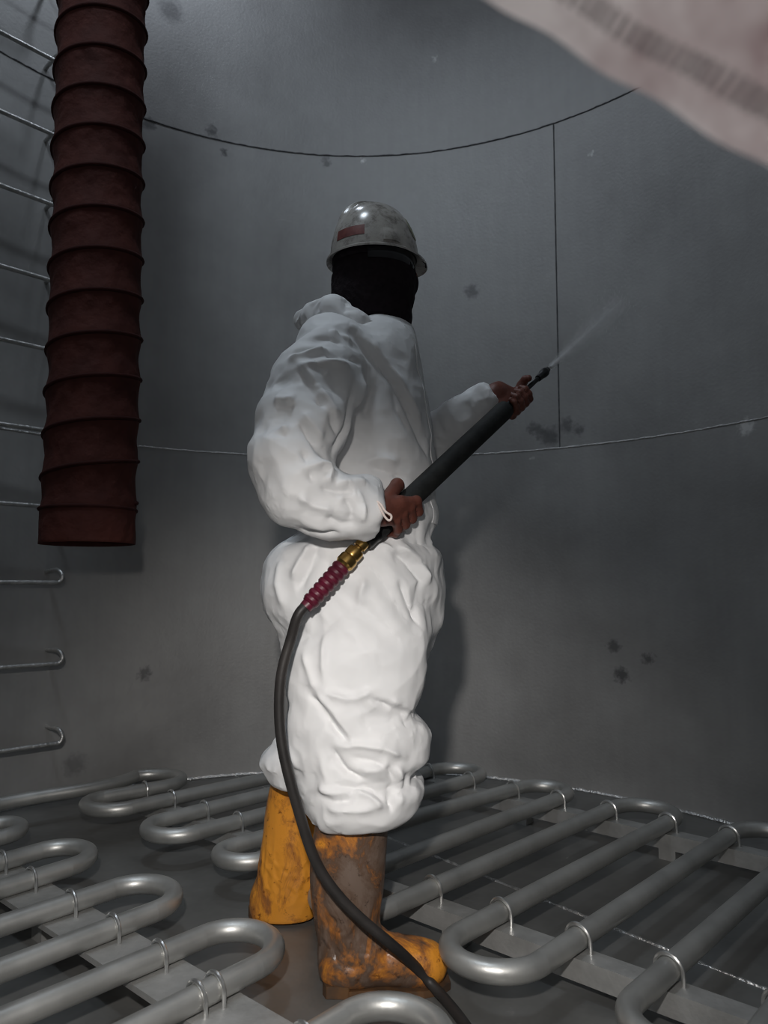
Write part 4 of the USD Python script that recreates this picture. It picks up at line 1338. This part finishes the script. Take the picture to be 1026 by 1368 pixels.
# --- hose with its brass coupling and red sleeve
hose = holder('pressure_hose', 'black pressure hose looping from the lance down across the boots to the floor', 'hose')
hd = at(413, 806, 1.452) - (LA - ld * .018); hd /= np.linalg.norm(hd)
q0 = LA - ld * .018
cp = [(0, .008), (0, .0135), (.016, .0135), (.017, .0105), (.022, .0105), (.023, .0165), (.026, .0180), (.040, .0180), (.043, .0165), (.045, .0190), (.049, .0200), (.062, .0200), (.066, .0175), (.070, .0160), (.072, .010)]
obj('coupling', lathe(cp, q0, q0 + hd, 6 if False else 24), M['brass'], hose, smooth=30, label='brass quick coupling')
sl = [(.0, .010)]
t = 0
while t < .098:
    sl += [(t, .0165 - .02 * t), (t + .004, .0195 - .02 * t), (t + .010, .0195 - .02 * t), (t + .014, .0165 - .02 * t)]
    t += .0145
sl += [(t, .016), (t + .002, .0135), (t + .012, .0130), (t + .012, .009)]
q1 = q0 + hd * .068
obj('ribbed_sleeve', lathe(sl, q1, q1 + hd, 22), M['red'], hose, smooth=30, label='dark red ribbed bend sleeve')
q2 = q1 + hd * (t + .004)
hp = [q2, q2 + hd * .03, at(391, 845, 1.452), at(378, 890, 1.455), at(373, 940, 1.455), at(376, 990, 1.455), at(388, 1045, 1.455), at(404, 1100, 1.462), at(424, 1155, 1.475), at(455, 1200, 1.480), at(492, 1236, 1.488), at(528, 1266, 1.500), atz(574, 1312, .028), atz(607, 1350, .013), atz(640, 1400, .013), atz(668, 1470, .013)]
hs = spline(hp, 150); hs[:, 2] = np.maximum(hs[:, 2], .0112)
obj('hose_line', tube(hs, .0105, 14), M['hose'], hose, smooth=True)

# --- water mist from the nozzle
rng = np.random.default_rng(12)
nd = 9500
tt = .022 + .36 * rng.random(nd) ** 1.35
sx_, sy_, _ = frame_of(ld)
ang, rad_ = rng.random(nd) * 2 * np.pi, np.abs(rng.normal(0, .45, nd)).clip(0, 1.3) * (.003 + .135 * tt)
cd = TIP + tt[:, None] * ld + rad_[:, None] * (np.cos(ang)[:, None] * sx_ + np.sin(ang)[:, None] * sy_)
rd = rng.uniform(.00045, .0008, nd)
octv = np.array([[1, 0, 0], [-1, 0, 0], [0, 1, 0], [0, -1, 0], [0, 0, 1], [0, 0, -1]], float)
octf = np.array([[0, 2, 4], [2, 1, 4], [1, 3, 4], [3, 0, 4], [2, 0, 5], [1, 2, 5], [3, 1, 5], [0, 3, 5]])
Vs = (cd[:, None] + octv[None] * rd[:, None, None]).reshape(-1, 3)
Fs = (octf[None] + 6 * np.arange(nd)[:, None, None]).reshape(-1, 3)
obj('water_spray', trimesh.Trimesh(Vs, Fs, process=False), M['drops'], label='fine white water spray leaving the lance nozzle towards the wall', cat='water spray', kind='stuff', smooth=True)

# ------------------------------------------------------------------ cloth hanging over the manway, close to the lens
fl_ = holder('fabric_flap', 'out-of-focus white cloth with a stitched hem, across the upper right corner', 'cloth')
h0, h1 = at(634, -24, .335), at(1085, 245, .300)
ns_, nt_ = 90, 60
S, T = np.meshgrid(np.linspace(0, 1, ns_), np.linspace(0, 1, nt_), indexing='ij')


def cloth(S, T, off=0.):
    e = h0 + (h1 - h0) * S[..., None]
    sag = .0015 * np.sin(S * np.pi) + .0015 * np.sin(S * 19)
    back = np.stack([.10 + .05 * S, -.285 + .03 * S, .20 + .06 * S], -1)
    p = e + T[..., None] * back
    p[..., 2] += -sag * (1 - T) + .020 * np.sin(S * 9 + T * 2.2) * T + .012 * np.sin(S * 21 - T * 5) * T * (1 - .3 * T) + off
    p[..., 1] += .008 * np.sin(S * 14 + T * 4) * T
    return p


obj('cloth', sheet(cloth(S, T), cloth(S, T, .0022)), M['flap'], fl_, smooth=60)
S2, T2 = np.meshgrid(np.linspace(0, 1, ns_), np.linspace(-.002, .034, 8), indexing='ij')
obj('hem', sheet(cloth(S2, T2, -.0034 + 0 * S2), cloth(S2, T2, .0004)), M['flap'], fl_, smooth=60)
for k in range(34):
    s_ = .06 + .9 * k / 34 + .003 * math.sin(k * 5.1)
    ss, tt_ = np.array([s_ - .002, s_, s_ + .003]), np.array([.036, .050, .062])
    p = cloth(ss, tt_, -.0042)
    obj('stitch', tube(p, .0012, 6), M['stitch'], fl_, smooth=True)
